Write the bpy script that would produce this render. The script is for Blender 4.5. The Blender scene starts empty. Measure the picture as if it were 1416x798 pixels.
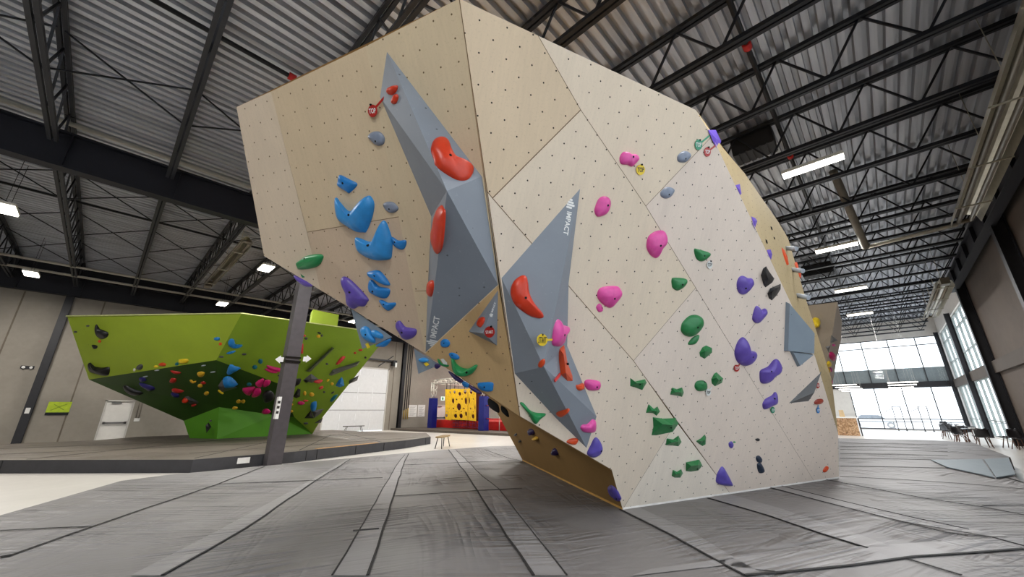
import bpy, math, random
from mathutils import Vector as V, Matrix
random.seed(7)
scene = bpy.context.scene
COL = scene.collection

# ------------------------------------------------------------------ survey camera
# the photograph was calibrated (focal length 522.1 px for 1416x798, eye 1.6 m above the concrete);
# 'ray' turns a photo pixel into a sight line so that measured features can be put on real surfaces
FOC, YAW, PITCH = 522.1, math.radians(43.62), math.radians(17.888)
EYE = V((0, 0, 1.6))
FW = V((math.cos(YAW)*math.cos(PITCH), math.sin(YAW)*math.cos(PITCH), math.sin(PITCH)))
RT = V((math.sin(YAW), -math.cos(YAW), 0))
UP = RT.cross(FW)
def ray(q): return FW + RT*((q[0]-708)/FOC) - UP*((q[1]-399)/FOC)
def at(q, axis, val):
    d = ray(q); return EYE + d*((val-EYE[axis])/d[axis])
class Plane:
    def __init__(s, a, b, c):
        s.p = a.copy(); s.n = (b-a).cross(c-a).normalized()
        if s.n.dot(EYE-a) < 0: s.n = -s.n
    def on(s, q, h=0.0):
        d = ray(q); return EYE + d*((s.p+s.n*h-EYE).dot(s.n)/d.dot(s.n))
    def frame(s):
        w = s.n
        u = V((0, 0, 1)).cross(w)
        u = u.normalized() if u.length > 1e-4 else V((1, 0, 0))
        return u, w.cross(u), w

cam_d = bpy.data.cameras.new('camera'); cam = bpy.data.objects.new('camera', cam_d); COL.objects.link(cam)
cam_d.sensor_width = 36; cam_d.sensor_fit = 'HORIZONTAL'; cam_d.lens = 36*FOC/1416; cam_d.clip_start = .05; cam_d.clip_end = 300
cam.matrix_world = Matrix(((RT.x, UP.x, -FW.x, EYE.x), (RT.y, UP.y, -FW.y, EYE.y), (RT.z, UP.z, -FW.z, EYE.z), (0, 0, 0, 1)))
scene.camera = cam

# ------------------------------------------------------------------ materials
def lin(c):
    r = []
    for v in c:
        v /= 255.0
        r.append(v/12.92 if v <= .04045 else ((v+.055)/1.055)**2.4)
    return (r[0], r[1], r[2], 1)
class NT:
    def __init__(s, name):
        s.m = bpy.data.materials.new(name); s.m.use_nodes = True
        s.t = s.m.node_tree; s.t.nodes.clear()
        s.out = s.n('ShaderNodeOutputMaterial'); s.b = s.n('ShaderNodeBsdfPrincipled')
        s.l(s.b.outputs[0], s.out.inputs[0])
    def n(s, typ, **kw):
        nd = s.t.nodes.new(typ)
        for k, v in kw.items():
            if isinstance(k, str) and hasattr(nd, k): setattr(nd, k, v)
        return nd
    def l(s, a, b): s.t.links.new(a, b)
    def set(s, k, v): s.b.inputs[k].default_value = v
    def coord(s, kind='Object', scale=(1, 1, 1), rot=(0, 0, 0)):
        tc = s.n('ShaderNodeTexCoord'); mp = s.n('ShaderNodeMapping')
        mp.inputs['Scale'].default_value = scale; mp.inputs['Rotation'].default_value = rot
        s.l(tc.outputs[kind], mp.inputs['Vector']); return mp.outputs[0]
    def along(s, deg, sx, sy):
        """object coordinates turned so that x runs along a heading, then stretched"""
        a = s.coord('Object', (1, 1, 1), (0, 0, -math.radians(deg))); mp = s.n('ShaderNodeMapping'); mp.inputs['Scale'].default_value = (sx, sy, 1)
        s.l(a, mp.inputs['Vector']); return mp.outputs[0]
    def noise(s, vec, scale=5, detail=4, rough=.55, dist=0):
        nd = s.n('ShaderNodeTexNoise'); nd.inputs['Scale'].default_value = scale; nd.inputs['Detail'].default_value = detail
        nd.inputs['Roughness'].default_value = rough; nd.inputs['Distortion'].default_value = dist
        s.l(vec, nd.inputs['Vector']); return nd.outputs['Fac']
    def ramp(s, fac, stops):
        nd = s.n('ShaderNodeValToRGB'); e = nd.color_ramp.elements
        e[0].position, e[0].color = stops[0]; e[1].position, e[1].color = stops[-1]
        for p, c in stops[1:-1]:
            x = e.new(p); x.color = c
        s.l(fac, nd.inputs[0]); return nd.outputs[0]
    def math(s, op, a, b=None, c=None):
        nd = s.n('ShaderNodeMath', operation=op)
        for i, v in enumerate((a, b, c)):
            if v is None: continue
            if isinstance(v, (int, float)): nd.inputs[i].default_value = v
            else: s.l(v, nd.inputs[i])
        return nd.outputs[0]
    def mix(s, fac, a, b, mode='MIX'):
        nd = s.n('ShaderNodeMix', data_type='RGBA', blend_type=mode)
        for k, v in ((0, fac), (6, a), (7, b)):
            if isinstance(v, (int, float)): nd.inputs[k].default_value = v
            elif isinstance(v, tuple): nd.inputs[k].default_value = v
            else: s.l(v, nd.inputs[k])
        return nd.outputs[2]
    def bump(s, h, strength=.3, dist=.02):
        nd = s.n('ShaderNodeBump'); nd.inputs['Strength'].default_value = strength; nd.inputs['Distance'].default_value = dist
        s.l(h, nd.inputs['Height']); s.l(nd.outputs[0], s.b.inputs['Normal'])
    def col(s, c):
        if isinstance(c, tuple): s.b.inputs['Base Color'].default_value = c
        else: s.l(c, s.b.inputs['Base Color'])
def mul(c, k): return (min(1, c[0]*k), min(1, c[1]*k), min(1, c[2]*k), 1)
MAT = {}
def plain(name, rgb, rough=.5, metal=0.0, var=.12, scale=6.0, bump=0.0, emit=0.0):
    """paint, plastic or metal with a faint procedural mottling"""
    if name in MAT: return MAT[name]
    s = NT(name); c = lin(rgb); vec = s.coord()
    f = s.noise(vec, scale, 3)
    s.col(s.ramp(f, [(.3, mul(c, 1-var)), (.7, mul(c, 1+var))]))
    s.set('Roughness', rough); s.set('Metallic', metal)
    if rough > .85: s.set('Specular IOR Level', .08)
    if bump: s.bump(s.noise(vec, scale*12, 2), bump, .01)
    if emit:
        s.set('Emission Color', c); s.set('Emission Strength', emit)
    MAT[name] = s.m; return s.m

def plywood(name, rgb, spacing=.19, rot=0.0, dots=True, mott=.07, dot_r=.0085, faint=False):
    """birch plywood with speckled texture paint and a grid of t-nut holes (UV in metres)"""
    s = NT(name); c = lin(rgb); uv = s.coord('UV')
    big = s.noise(s.coord('UV', (1, .35, 1)), 1.6, 4, .6, .8)
    base = s.ramp(big, [(.25, mul(c, 1-mott)), (.5, c), (.75, mul(c, 1+mott*.7))])
    grain = s.noise(s.coord('UV', (30, 3, 1)), 1.2, 3)
    base = s.mix(.10, base, s.ramp(grain, [(.35, mul(c, .75)), (.65, mul(c, 1.15))]))
    speck = s.noise(uv, 48, 2, .6)
    base = s.mix(s.ramp(speck, [(.58, (0, 0, 0, 1)), (.72, (.45, .45, .45, 1))]), base, mul(c, .78))
    smear = s.noise(uv, 2.4, 5, .7, 1.5)
    base = s.mix(s.ramp(smear, [(.68, (0, 0, 0, 1)), (.84, (.2, .2, .2, 1))]), base, lin((160, 128, 80)))
    if dots:
        mp = s.coord('UV', (1/spacing, 1/spacing, 1), (0, 0, rot))
        fr = s.n('ShaderNodeVectorMath', operation='FRACTION'); s.l(mp, fr.inputs[0])
        sb = s.n('ShaderNodeVectorMath', operation='SUBTRACT'); s.l(fr.outputs[0], sb.inputs[0]); sb.inputs[1].default_value = (.5, .5, 0)
        sx = s.n('ShaderNodeSeparateXYZ'); s.l(sb.outputs[0], sx.inputs[0])
        d2 = s.math('ADD', s.math('MULTIPLY', sx.outputs[0], sx.outputs[0]), s.math('MULTIPLY', sx.outputs[1], sx.outputs[1]))
        hole = s.math('LESS_THAN', d2, (dot_r/spacing)**2)
        base = s.mix(hole, base, lin((112, 92, 66) if faint else (52, 44, 38)))
    s.col(base); s.set('Roughness', .8); s.set('Specular IOR Level', .15)
    s.bump(speck, .12, .004)
    MAT[name] = s.m; return s.m

def hold_mat(key, rgb, rough=.38):
    n = 'hold_'+key
    if n in MAT: return MAT[n]
    s = NT(n); c = lin(rgb); vec = s.coord()
    f = s.noise(vec, 9, 4, .6)
    base = s.ramp(f, [(.3, mul(c, .88)), (.65, mul(c, 1.06))])
    chalk = s.noise(vec, 5, 5, .7)
    pale = (c[0]*.6+.34, c[1]*.6+.34, c[2]*.6+.34, 1)
    base = s.mix(s.ramp(chalk, [(.62, (0, 0, 0, 1)), (.85, (.45, .45, .45, 1))]), base, pale)
    s.col(base); s.set('Roughness', rough)
    s.bump(s.noise(vec, 160, 2), .15, .002)
    MAT[n] = s.m; return s.m

def volume_mat(name, rgb):
    s = NT(name); c = lin(rgb); vec = s.coord()
    f = s.noise(vec, 1.5, 4, .6)
    base = s.ramp(f, [(.3, mul(c, .93)), (.7, mul(c, 1.06))])
    sp = s.n('ShaderNodeTexVoronoi', feature='F1'); sp.inputs['Scale'].default_value = 5.2; s.l(vec, sp.inputs['Vector'])
    base = s.mix(s.math('LESS_THAN', sp.outputs['Distance'], .055), base, mul(c, .45))
    ch = s.noise(vec, 30, 2)
    base = s.mix(s.ramp(ch, [(.68, (0, 0, 0, 1)), (.8, (.35, .35, .35, 1))]), base, lin((185, 190, 196)))
    s.col(base); s.set('Roughness', .55); MAT[name] = s.m; return s.m

def mat_vinyl(name, rgb, rgb2, strength=.5):
    """loose vinyl mat cover with drag wrinkles"""
    s = NT(name); c = lin(rgb); c2 = lin(rgb2)
    base = s.ramp(s.noise(s.coord('Object', (1, 1, 1)), .45, 3), [(.35, c), (.65, c2)])
    cell = s.n('ShaderNodeTexNoise'); cell.inputs['Scale'].default_value = .32; cell.inputs['Detail'].default_value = 1
    s.l(s.coord(), cell.inputs['Vector'])
    # wrinkles: two stretched noises along different headings, faded in and out by a large noise
    w1 = s.noise(s.along(-44, .32, 3.4), 1.5, 2, .45, 1.1)
    w2 = s.noise(s.along(-22, .30, 3.2), 1.4, 2, .45, 1.1)
    w3 = s.noise(s.along(58, .28, 2.0), 1.2, 2, .45, 1.0)
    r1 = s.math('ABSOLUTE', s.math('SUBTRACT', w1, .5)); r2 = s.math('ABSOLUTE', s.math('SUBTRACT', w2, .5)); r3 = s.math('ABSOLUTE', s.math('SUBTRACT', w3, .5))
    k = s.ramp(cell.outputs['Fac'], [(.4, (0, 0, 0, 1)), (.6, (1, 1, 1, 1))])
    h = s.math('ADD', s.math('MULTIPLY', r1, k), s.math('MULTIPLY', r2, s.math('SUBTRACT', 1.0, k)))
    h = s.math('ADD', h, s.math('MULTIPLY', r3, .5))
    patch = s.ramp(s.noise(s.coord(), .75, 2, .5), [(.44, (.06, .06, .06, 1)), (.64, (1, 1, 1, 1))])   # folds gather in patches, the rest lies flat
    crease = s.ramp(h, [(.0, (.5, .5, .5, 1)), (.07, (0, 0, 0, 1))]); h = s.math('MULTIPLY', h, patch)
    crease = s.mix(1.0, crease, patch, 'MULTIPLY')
    base = s.mix(crease, base, mul(c, .5))  # shade of the folds put into the colour as dark crease lines
    s.col(base); s.set('Roughness', .5); s.set('Specular IOR Level', .45)
    s.bump(h, strength, .36)
    MAT[name] = s.m; return s.m

def concrete(name, rgb, joint=None, rough=.8, mott=.14, scale=.6):
    s = NT(name); c = lin(rgb); vec = s.coord()
    a = s.noise(vec, scale, 6, .65); b = s.noise(vec, scale*9, 4, .6)
    base = s.ramp(a, [(.3, mul(c, 1-mott)), (.7, mul(c, 1+mott))])
    base = s.mix(.22, base, s.ramp(b, [(.3, mul(c, .8)), (.7, mul(c, 1.15))]))
    s.col(base); s.set('Roughness', rough); s.bump(b, .1, .01); MAT[name] = s.m; return s.m

def osb(name):
    s = NT(name); vec = s.coord('Object', (1, 1, 1))
    v = s.n('ShaderNodeTexVoronoi', feature='F1'); v.inputs['Scale'].default_value = 16; s.l(vec, v.inputs['Vector'])
    sx = s.n('ShaderNodeSeparateColor'); s.l(v.outputs['Color'], sx.inputs[0])
    s.col(s.ramp(sx.outputs[0], [(0, lin((132, 100, 70))), (.5, lin((186, 146, 108))), (1, lin((214, 182, 146)))]))
    s.set('Roughness', .7); MAT[name] = s.m; return s.m

def glass(name, tint=(1, 1, 1, 1), refl=.05):
    s = NT(name)
    tr = s.n('ShaderNodeBsdfTransparent'); tr.inputs[0].default_value = tint
    gl = s.n('ShaderNodeBsdfGlossy'); gl.inputs['Roughness'].default_value = .03
    fr = s.n('ShaderNodeTexNoise'); fr.inputs['Scale'].default_value = .3
    mx = s.n('ShaderNodeMixShader'); mx.inputs[0].default_value = refl
    s.l(tr.outputs[0], mx.inputs[1]); s.l(gl.outputs[0], mx.inputs[2]); s.l(mx.outputs[0], s.out.inputs[0])
    MAT[name] = s.m; return s.m

HC = dict(red=(206, 54, 20), orange=(212, 74, 28), blue=(30, 126, 200), skyblue=(48, 146, 216), purple=(98, 76, 170), violet=(92, 78, 172), jade=(18, 142, 104),
          green=(34, 122, 66), leaf=(34, 140, 78), pink=(222, 78, 160), grey=(128, 138, 156), black=(20, 21, 24), yellow=(236, 204, 40),
          navy=(38, 34, 110), magenta=(206, 30, 110), gold=(226, 178, 44), teal=(16, 108, 126), darkred=(178, 30, 22), coral=(206, 62, 60),
          dustyred=(160, 66, 50), white=(226, 228, 224), lightgrey=(160, 168, 178), slate=(40, 54, 74), smoke=(70, 72, 74), darkpurple=(46, 30, 88))
def HM(k): return hold_mat(k, HC[k])

# ------------------------------------------------------------------ mesh helper
class MB:
    def __init__(s): s.v = []; s.f = []; s.mi = []; s.sm = []
    def add(s, vs, fs, mi=0, smooth=False):
        o = len(s.v); s.v += [V(x) for x in vs]
        for f in fs:
            s.f.append([o+i for i in f]); s.mi.append(mi); s.sm.append(smooth)
        return s
    def poly(s, pts, mi=0): return s.add(pts, [list(range(len(pts)))], mi)
    def box(s, a, b, mi=0):
        x0, y0, z0 = a; x1, y1, z1 = b
        return s.add([(x0, y0, z0), (x1, y0, z0), (x1, y1, z0), (x0, y1, z0), (x0, y0, z1), (x1, y0, z1), (x1, y1, z1), (x0, y1, z1)],
                     [(0, 3, 2, 1), (4, 5, 6, 7), (0, 1, 5, 4), (1, 2, 6, 5), (2, 3, 7, 6), (3, 0, 4, 7)], mi)
    def bar(s, p, q, w, h=None, mi=0, up=(0, 0, 1)):
        """rectangular bar from p to q, w across and h along 'up'"""
        p, q = V(p), V(q); h = h or w; d = (q-p).normalized(); u = V(up)
        if abs(d.dot(u)) > .98: u = V((1, 0, 0))
        a = d.cross(u).normalized(); b = a.cross(d)
        c = [(-1, -1), (1, -1), (1, 1), (-1, 1)]
        vs = [p+a*(w/2*i)+b*(h/2*j) for i, j in c] + [q+a*(w/2*i)+b*(h/2*j) for i, j in c]
        return s.add(vs, [(0, 1, 2, 3), (7, 6, 5, 4), (0, 4, 5, 1), (1, 5, 6, 2), (2, 6, 7, 3), (3, 7, 4, 0)], mi)
    def tube(s, p, q, r, n=10, mi=0, r2=None):
        p, q = V(p), V(q); r2 = r if r2 is None else r2; d = (q-p).normalized()
        u = V((0, 0, 1)) if abs(d.z) < .9 else V((1, 0, 0))
        a = d.cross(u).normalized(); b = d.cross(a)
        vs = []
        for c, rr in ((p, r), (q, r2)):
            for i in range(n):
                t = 2*math.pi*i/n; vs.append(c+a*(rr*math.cos(t))+b*(rr*math.sin(t)))
        o = len(s.v)
        s.add(vs, [(i, (i+1) % n, n+(i+1) % n, n+i) for i in range(n)], mi, True)
        s.f.append([o+i for i in range(n)][::-1]); s.mi.append(mi); s.sm.append(False)
        s.f.append([o+n+i for i in range(n)]); s.mi.append(mi); s.sm.append(False)
        return s
    def path(s, pts, r, n=8, mi=0):
        for a, b in zip(pts[:-1], pts[1:]): s.tube(a, b, r, n, mi)
        return s
    def prism(s, pts, off, mi=0):
        """closed slab: polygon pts and the same polygon moved by off"""
        n = len(pts); off = V(off); pts = [V(p) for p in pts]
        return s.add(pts+[p+off for p in pts], [list(range(n))[::-1], list(range(n, 2*n))]+[(i, (i+1) % n, n+(i+1) % n, n+i) for i in range(n)], mi)

def obj(name, mb, mats, parent=None, loc=None, uvplane=None, fix=True):
    """link one mesh object; vertices come in world metres, the origin is the parent's (or loc)"""
    me = bpy.data.meshes.new(name)
    org = V(parent['_o']) if parent is not None else (V(loc) if loc is not None else V((0, 0, 0)))
    me.from_pydata([tuple(v-org) for v in mb.v], [], mb.f)
    if not isinstance(mats, (list, tuple)): mats = [mats]
    for m in mats: me.materials.append(m)
    for p, i, sm in zip(me.polygons, mb.mi, mb.sm):
        p.material_index = i; p.use_smooth = sm
    if uvplane is not None:
        uvl = me.uv_layers.new(name='UVMap')
        for p in me.polygons:
            for li in p.loop_indices:
                w = mb.v[me.loops[li].vertex_index]
                uvl.data[li].uv = uvplane(w)
    me.update()
    if fix:
        import bmesh
        b = bmesh.new(); b.from_mesh(me); bmesh.ops.recalc_face_normals(b, faces=b.faces); b.to_mesh(me); b.free()
    o = bpy.data.objects.new(name, me); COL.objects.link(o)
    if parent is not None: o.parent = parent
    else: o.location = org
    o['_o'] = tuple(org)
    return o
def thing(name, label, cat, loc=(0, 0, 0), group=None):
    o = bpy.data.objects.new(name, None); COL.objects.link(o); o.location = loc; o['_o'] = tuple(loc)
    o.empty_display_size = .2
    return tag(o, label, cat, group)
def tag(o, label, cat, group=None):
    o['label'] = label; o['category'] = cat
    if group: o['group'] = group
    return o
def struct(name, mb, mats, parent=None, **kw):
    o = obj(name, mb, mats, parent, **kw)
    if parent is None: o['kind'] = 'structure'
    return o
def dup(root, loc, label=None, group=None):
    r = root.copy(); COL.objects.link(r); r.location = loc; r['_o'] = tuple(loc)
    if label: r['label'] = label
    if group: r['group'] = group
    for ch in root.children:
        c = ch.copy(); COL.objects.link(c); c.parent = r; c['_o'] = tuple(loc)
        for g in ch.children:
            d = g.copy(); COL.objects.link(d); d.parent = c
    return r

def lettering(name, text, a, b, plane_n, mat, parent, bold=False, hscale=1.0, depth=.002, fit=True, size=None, mirror=False):
    """raised letters running from world point a to b on a surface with normal plane_n"""
    cu = bpy.data.curves.new('tmp', 'FONT'); cu.body = text; cu.align_x = 'CENTER'; cu.align_y = 'CENTER'; cu.size = 1
    if bold: cu.offset = .02
    cu.resolution_u = 3
    to = bpy.data.objects.new('tmp', cu); COL.objects.link(to)
    dg = bpy.context.evaluated_depsgraph_get(); dg.update()
    me = bpy.data.meshes.new_from_object(to.evaluated_get(dg))
    bpy.data.objects.remove(to); bpy.data.curves.remove(cu)
    xs = [v.co.x for v in me.vertices]; w = max(xs)-min(xs); cx = (max(xs)+min(xs))/2
    ys = [v.co.y for v in me.vertices]; cy = (max(ys)+min(ys))/2
    ex = (b-a); L = ex.length; ex.normalize(); n = plane_n.normalized(); ey = n.cross(ex); k = L/w
    mid = (a+b)/2+n*depth
    mb = MB()
    mb.add([mid+ex*((v.co.x-cx)*k)+ey*((v.co.y-cy)*k*hscale) for v in me.vertices], [list(p.vertices) for p in me.polygons])
    bpy.data.meshes.remove(me)
    return obj(name, mb, mat, parent, fix=False)
def logo_bars(name, a, b, plane_n, h, mat, parent, depth=.002):
    """four round-ended upright bars, the gym's emblem: widths along a->b"""
    ex = b-a; L = ex.length; ex.normalize(); n = plane_n.normalized(); ey = n.cross(ex)
    mb = MB(); bw = L/4*.82
    for i, hh in enumerate((.62, .82, 1.0, .74)):
        x0 = L/4*(i+.5); pts = []; H = h*hh; r = bw/2
        for k in range(9):
            t = math.pi*k/8; pts.append((x0+r*math.cos(t), H-r+r*math.sin(t)))
        for k in range(9):
            t = math.pi+math.pi*k/8; pts.append((x0+r*math.cos(t), r+r*math.sin(t)))
        mb.poly([a+ex*x+ey*(y-h*.5)+n*depth for x, y in pts])
    return obj(name, mb, mat, parent, fix=False)

# ================================================================== THE SETTING
Y_L, Y_R, X_B, X_F, Z_D = 31.25, -4.3, 47.5, -14.0, 9.2        # left wall, right wall, glazed end wall, near end wall, roof deck
m_floor = concrete('polished_concrete', (211, 207, 201), rough=.32, mott=.07, scale=.35)
m_cw = concrete('tilt_up_concrete', (146, 140, 131), mott=.13)
m_cw2 = concrete('brown_concrete', (86, 76, 68), mott=.16)
m_white = concrete('white_paint_wall', (232, 230, 226), mott=.03)
m_joint = plain('joint_sealant', (108, 99, 88), .8)
m_steel = plain('dark_steel', (38, 38, 42), .5, .3)
m_beam = plain('navy_black_girder', (20, 21, 30), .55, .2)
m_joist = plain('charcoal_joist_paint', (36, 38, 44), .45, .3)
m_frame = plain('charcoal_window_frame', (52, 56, 60), .5)
m_glass = glass('window_glass')
m_span = plain('grey_spandrel_glass', (150, 162, 166), .7, 0, .06)

struct('floor', MB().box((X_F, Y_R, -.2), (X_B, Y_L, 0)), m_floor)
# corrugated steel roof deck, ribs along X
mb = MB(); per = .25; y = Y_R-.2; prof = []
while y < Y_L+.2:
    prof += [(y, Z_D), (y+.125, Z_D), (y+.145, Z_D+.13), (y+.23, Z_D+.13)]; y += per
n = len(prof)
mb.add([(X_F, a, b) for a, b in prof]+[(X_B, a, b) for a, b in prof], [(i, i+1, n+i+1, n+i) for i in range(n-1)])
s = NT('galvanised_deck'); vec = s.coord('Object', (.15, 3, 1))
s.col(s.ramp(s.noise(vec, 1.5, 4), [(.3, lin((176, 180, 188))), (.7, lin((218, 221, 228)))])); s.set('Metallic', .75); s.set('Roughness', .46)
struct('ceiling', mb, s.m, fix=False)
struct('trim_roof', MB().box((X_F, Y_R-.3, Z_D+.16), (X_B+.2, Y_L+.3, Z_D+.36)), m_beam)

def wall_with_holes(x0, x1, z0, z1, holes, f, mi=0):
    """wall strip in (s, z), cut round rectangular openings; f maps (s, z) to a box"""
    mb = MB()
    ss = sorted({x0, x1}|{h[0] for h in holes}|{h[1] for h in holes}); zs = sorted({z0, z1}|{h[2] for h in holes}|{h[3] for h in holes})
    for a, b in zip(ss[:-1], ss[1:]):
        for c, d in zip(zs[:-1], zs[1:]):
            m = ((a+b)/2, (c+d)/2)
            if any(h[0] < m[0] < h[1] and h[2] < m[1] < h[3] for h in holes): continue
            lo, hi = f(a, c, 0), f(b, d, 1); mb.box(lo, hi, mi)
    return mb
# left wall with the overhead door and two white doors
GD = (11.9, 17.1, 0, 5.08); DR = (.28, 1.46, 0, 2.15); DR2 = (22.3, 23.5, 0, 2.1)
struct('wall_left', wall_with_holes(X_F, X_B, 0, 9.3, [GD, DR, DR2], lambda a, z, k: (a, Y_L+.3*k, z)), m_cw)
for i, xx in enumerate((-11.9, -3.9, -1.0, 9.4, 10.6, 17.55, 24.9, 28.0)):
    struct('trim_%d' % (i+1), MB().box((xx-.03, Y_L-.012, 0), (xx+.03, Y_L, 7.5)), m_joint)
# right wall: concrete panels, then two storeys of windows towards the glazed end
W1, W2 = 30.7, 47.2
struct('wall_right', wall_with_holes(X_F, W1, 0, 9.3, [(-12, -.2, .4, 3.3), (-12, -.2, 3.95, 7.4), (.7, 9.6, .4, 3.3), (.7, 9.6, 3.95, 7.4)], lambda a, z, k: (a, Y_R-.3*(1-k), z)), m_cw2)  # near openings are unseen, added to let daylight in
struct('wall_right_white', wall_with_holes(W1, X_B, 0, 9.3, [(W1, W2, .05, 3.4), (W1, W2, 3.95, 7.7)], lambda a, z, k: (a, Y_R-.35*(1-k), z)), m_white)
struct('wall_right_band', MB().box((X_F, Y_R, 3.36), (X_B, Y_R+.14, 3.92)), concrete('band_concrete', (80, 73, 67)))
struct('wall_back', wall_with_holes(Y_R, Y_L, 0, 9.3, [(Y_R+.15, 2.35, .05, 3.5), (Y_R+.15, 9.0, 3.85, 7.65)], lambda a, z, k: (X_B+.3*k, a, z)), m_white)
struct('wall_front', MB().box((X_F-.3, Y_R-.3, 0), (X_F, Y_L+.3, 9.3)), m_cw)
struct('trim_dark_end_beam', MB().box((X_B-.25, Y_R, 3.48), (X_B-.02, 9.0, 3.88)), m_steel)

def window(name, uv, u0, u1, z0, z1, us, zs, spandrel=None, w=.07, mf=None):
    """frame bars and one pane sheet; uv maps (u, z, depth) into the wall"""
    mb = MB()
    def bar(a, b, c, d, dep=.12):
        lo, hi = uv(a, c, -dep/2), uv(b, d, dep/2)
        mb.box([min(p, q) for p, q in zip(lo, hi)], [max(p, q) for p, q in zip(lo, hi)])
    for u in [u0+w/2, u1-w/2]+list(us): bar(u-w/2, u+w/2, z0, z1)
    for z in [z0+w/2, z1-w/2]+list(zs): bar(u0, u1, z-w/2, z+w/2)
    f = struct(name, mb, mf or m_frame)
    lo, hi = uv(u0, z0, -.004), uv(u1, z1, .004)
    p = obj('pane', MB().box([min(a, b) for a, b in zip(lo, hi)], [max(a, b) for a, b in zip(lo, hi)]), m_glass, f); p['label'] = 'clear glass pane'
    if spandrel:
        lo, hi = uv(u0, spandrel[0], -.03), uv(u1, spandrel[1], -.01)
        obj('spandrel_panel', MB().box([min(a, b) for a, b in zip(lo, hi)], [max(a, b) for a, b in zip(lo, hi)]), m_span, f)
    return f
bk = lambda u, z, d: (X_B+.12-d, u, z)
rt = lambda u, z, d: (u, Y_R-.16+d, z)
window('window_1', bk, Y_R+.15, 2.35, .05, 3.5, [-2.86, -1.1, .65], [.9])
window('window_2', bk, Y_R+.15, 9.0, 3.85, 7.65, [-2.83, -1.09, .67, 2.42, 4.17, 5.92, 7.67], [6.97], spandrel=(3.9, 5.08))
m_lfr = plain('pale_window_frame', (150, 160, 158), .5)
window('window_3', rt, W1, W2, .05, 3.4, [32.3, 34.0, 35.7, 37.6, 39.4, 41.2, 43.0, 44.8], [1.0], w=.05, mf=m_lfr)
window('window_4', rt, W1, W2, 3.95, 7.7, [32.3, 34.0, 35.7, 37.6, 39.4, 41.2, 43.0, 44.8], [5.3, 6.9], w=.05, mf=m_lfr)
for i, (a, b, c, d) in enumerate(((-12, -.2, .4, 3.3), (-12, -.2, 3.95, 7.4), (.7, 9.6, .4, 3.3), (.7, 9.6, 3.95, 7.4))): window('window_%d' % (i+5), rt, a, b, c, d, [a+(b-a)*k/6 for k in range(1, 6)], [])  # unseen near windows, added to throw daylight on the broad plywood face
# steel columns, girders
def column(x, y, z1, w, name='column', mat=m_steel):
    mb = MB(); t = .025
    mb.box((x-w/2, y-w/2, 0), (x+w/2, y-w/2+t, z1)); mb.box((x-w/2, y+w/2-t, 0), (x+w/2, y+w/2, z1)); mb.box((x-t/2, y-w/2+t, 0), (x+t/2, y+w/2-t, z1))
    return struct(name, mb, mat)
for i, xx in enumerate((-12.6, -2.32, 7.9, 18.38, 28.6, 38.8)): column(xx, Y_L-.16, 8.5, .3, 'column_%d' % (i+1))
for i, xx in enumerate((.2, 10.3, 20.35, 30.35, 38.0, 46.9)): column(xx, Y_R+.2, 8.6 if xx < 31 else 7.8, .36 if xx < 31 else .26, 'column_%d' % (i+11))
def girder(y, z0, z1, w, name, x0=X_F, x1=X_B):
    mb = MB(); mb.box((x0, y-w/2, z0), (x1, y+w/2, z0+.04)); mb.box((x0, y-w/2, z1-.04), (x1, y+w/2, z1)); mb.box((x0, y-.02, z0+.04), (x1, y+.02, z1-.04))
    # web stiffener plates
    xx = x0+1
    while xx < x1:
        mb.box((xx-.01, y-w/2+.01, z0+.04), (xx+.01, y+w/2-.01, z1-.04)); xx += 2.2
    return struct(name, mb, m_beam)
girder(14.1, 7.5, 8.5, .34, 'girder_1'); girder(Y_L-.35, 7.5, 8.5, .3, 'girder_2'); girder(Y_R+.4, 7.75, 8.5, .3, 'girder_3', X_F, 31)
struct('trim_ledger', MB().box((X_F, Y_L-.3, 8.5), (X_B, Y_L, 9.2)), m_beam)

# open web joists: two spans, every 2.2 m
def joist_parts(L, zb, zt, name, label, group):
    t = thing(name, label, 'joist', (0, 0, 0), group)
    for nm, z in (('top_chord', zt), ('bottom_chord', zb)):
        mb = MB()
        e = 0 if nm == 'top_chord' else .5
        for sx in (-.055, .055): mb.bar((sx, e, z), (sx, L-e, z), .075, .09)
        obj(nm, mb, m_joist, t)
    mb = MB(); k = int(round(L/.70)); k += k % 2; st = L/k
    for i in range(k):
        a, b = (zt, zb) if i % 2 == 0 else (zb, zt)
        mb.bar((0, i*st, a), (0, (i+1)*st, b), .04, .04)
    obj('web', mb, m_joist, t)
    return t
jr = joist_parts(14.1-Y_R-.3, 8.0, 9.08, 'roof_joist', 'dark open-web steel joist under the roof deck above the tall plywood wall', 'roof joists above the plywood wall')
jl = joist_parts(Y_L-14.1-.3, 8.0, 9.08, 'roof_joist', 'dark open-web steel joist under the roof deck above the green wall', 'roof joists above the green wall')
first = True
for k in range(-4, 22):
    x = 2.2*k-.02
    if first: jr.location = (x, Y_R+.3, 0); jl.location = (x, 14.15, 0); first = False
    else: dup(jr, (x, Y_R+.3, 0)); dup(jl, (x, 14.15, 0))
# cross bridging between neighbouring joists
def bridging(y, label, group):
    t = None
    mb = MB()
    mb.bar((.05, 0, 8.02), (2.15, 0, 9.02), .03, .03); mb.bar((.05, .03, 9.02), (2.15, .03, 8.02), .03, .03)
    b = tag(obj('cross_bridging', mb, m_joist), label, 'bracing', group)
    for i, k in enumerate(range(-4, 21)):
        x = 2.2*k-.02
        o = b if i == 0 else b.copy()
        if i: COL.objects.link(o)
        o.location = (x, y, 0)
for yy in (10.6, 4.2, 17.6, 21.5, 25.6):
    bridging(yy, 'crossed dark bracing rods between two joists, ' + ('above the tall plywood wall' if yy < 14 else 'above the green wall'), 'joist cross bracing '+('above the plywood wall' if yy < 14 else 'above the green wall'))

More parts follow.
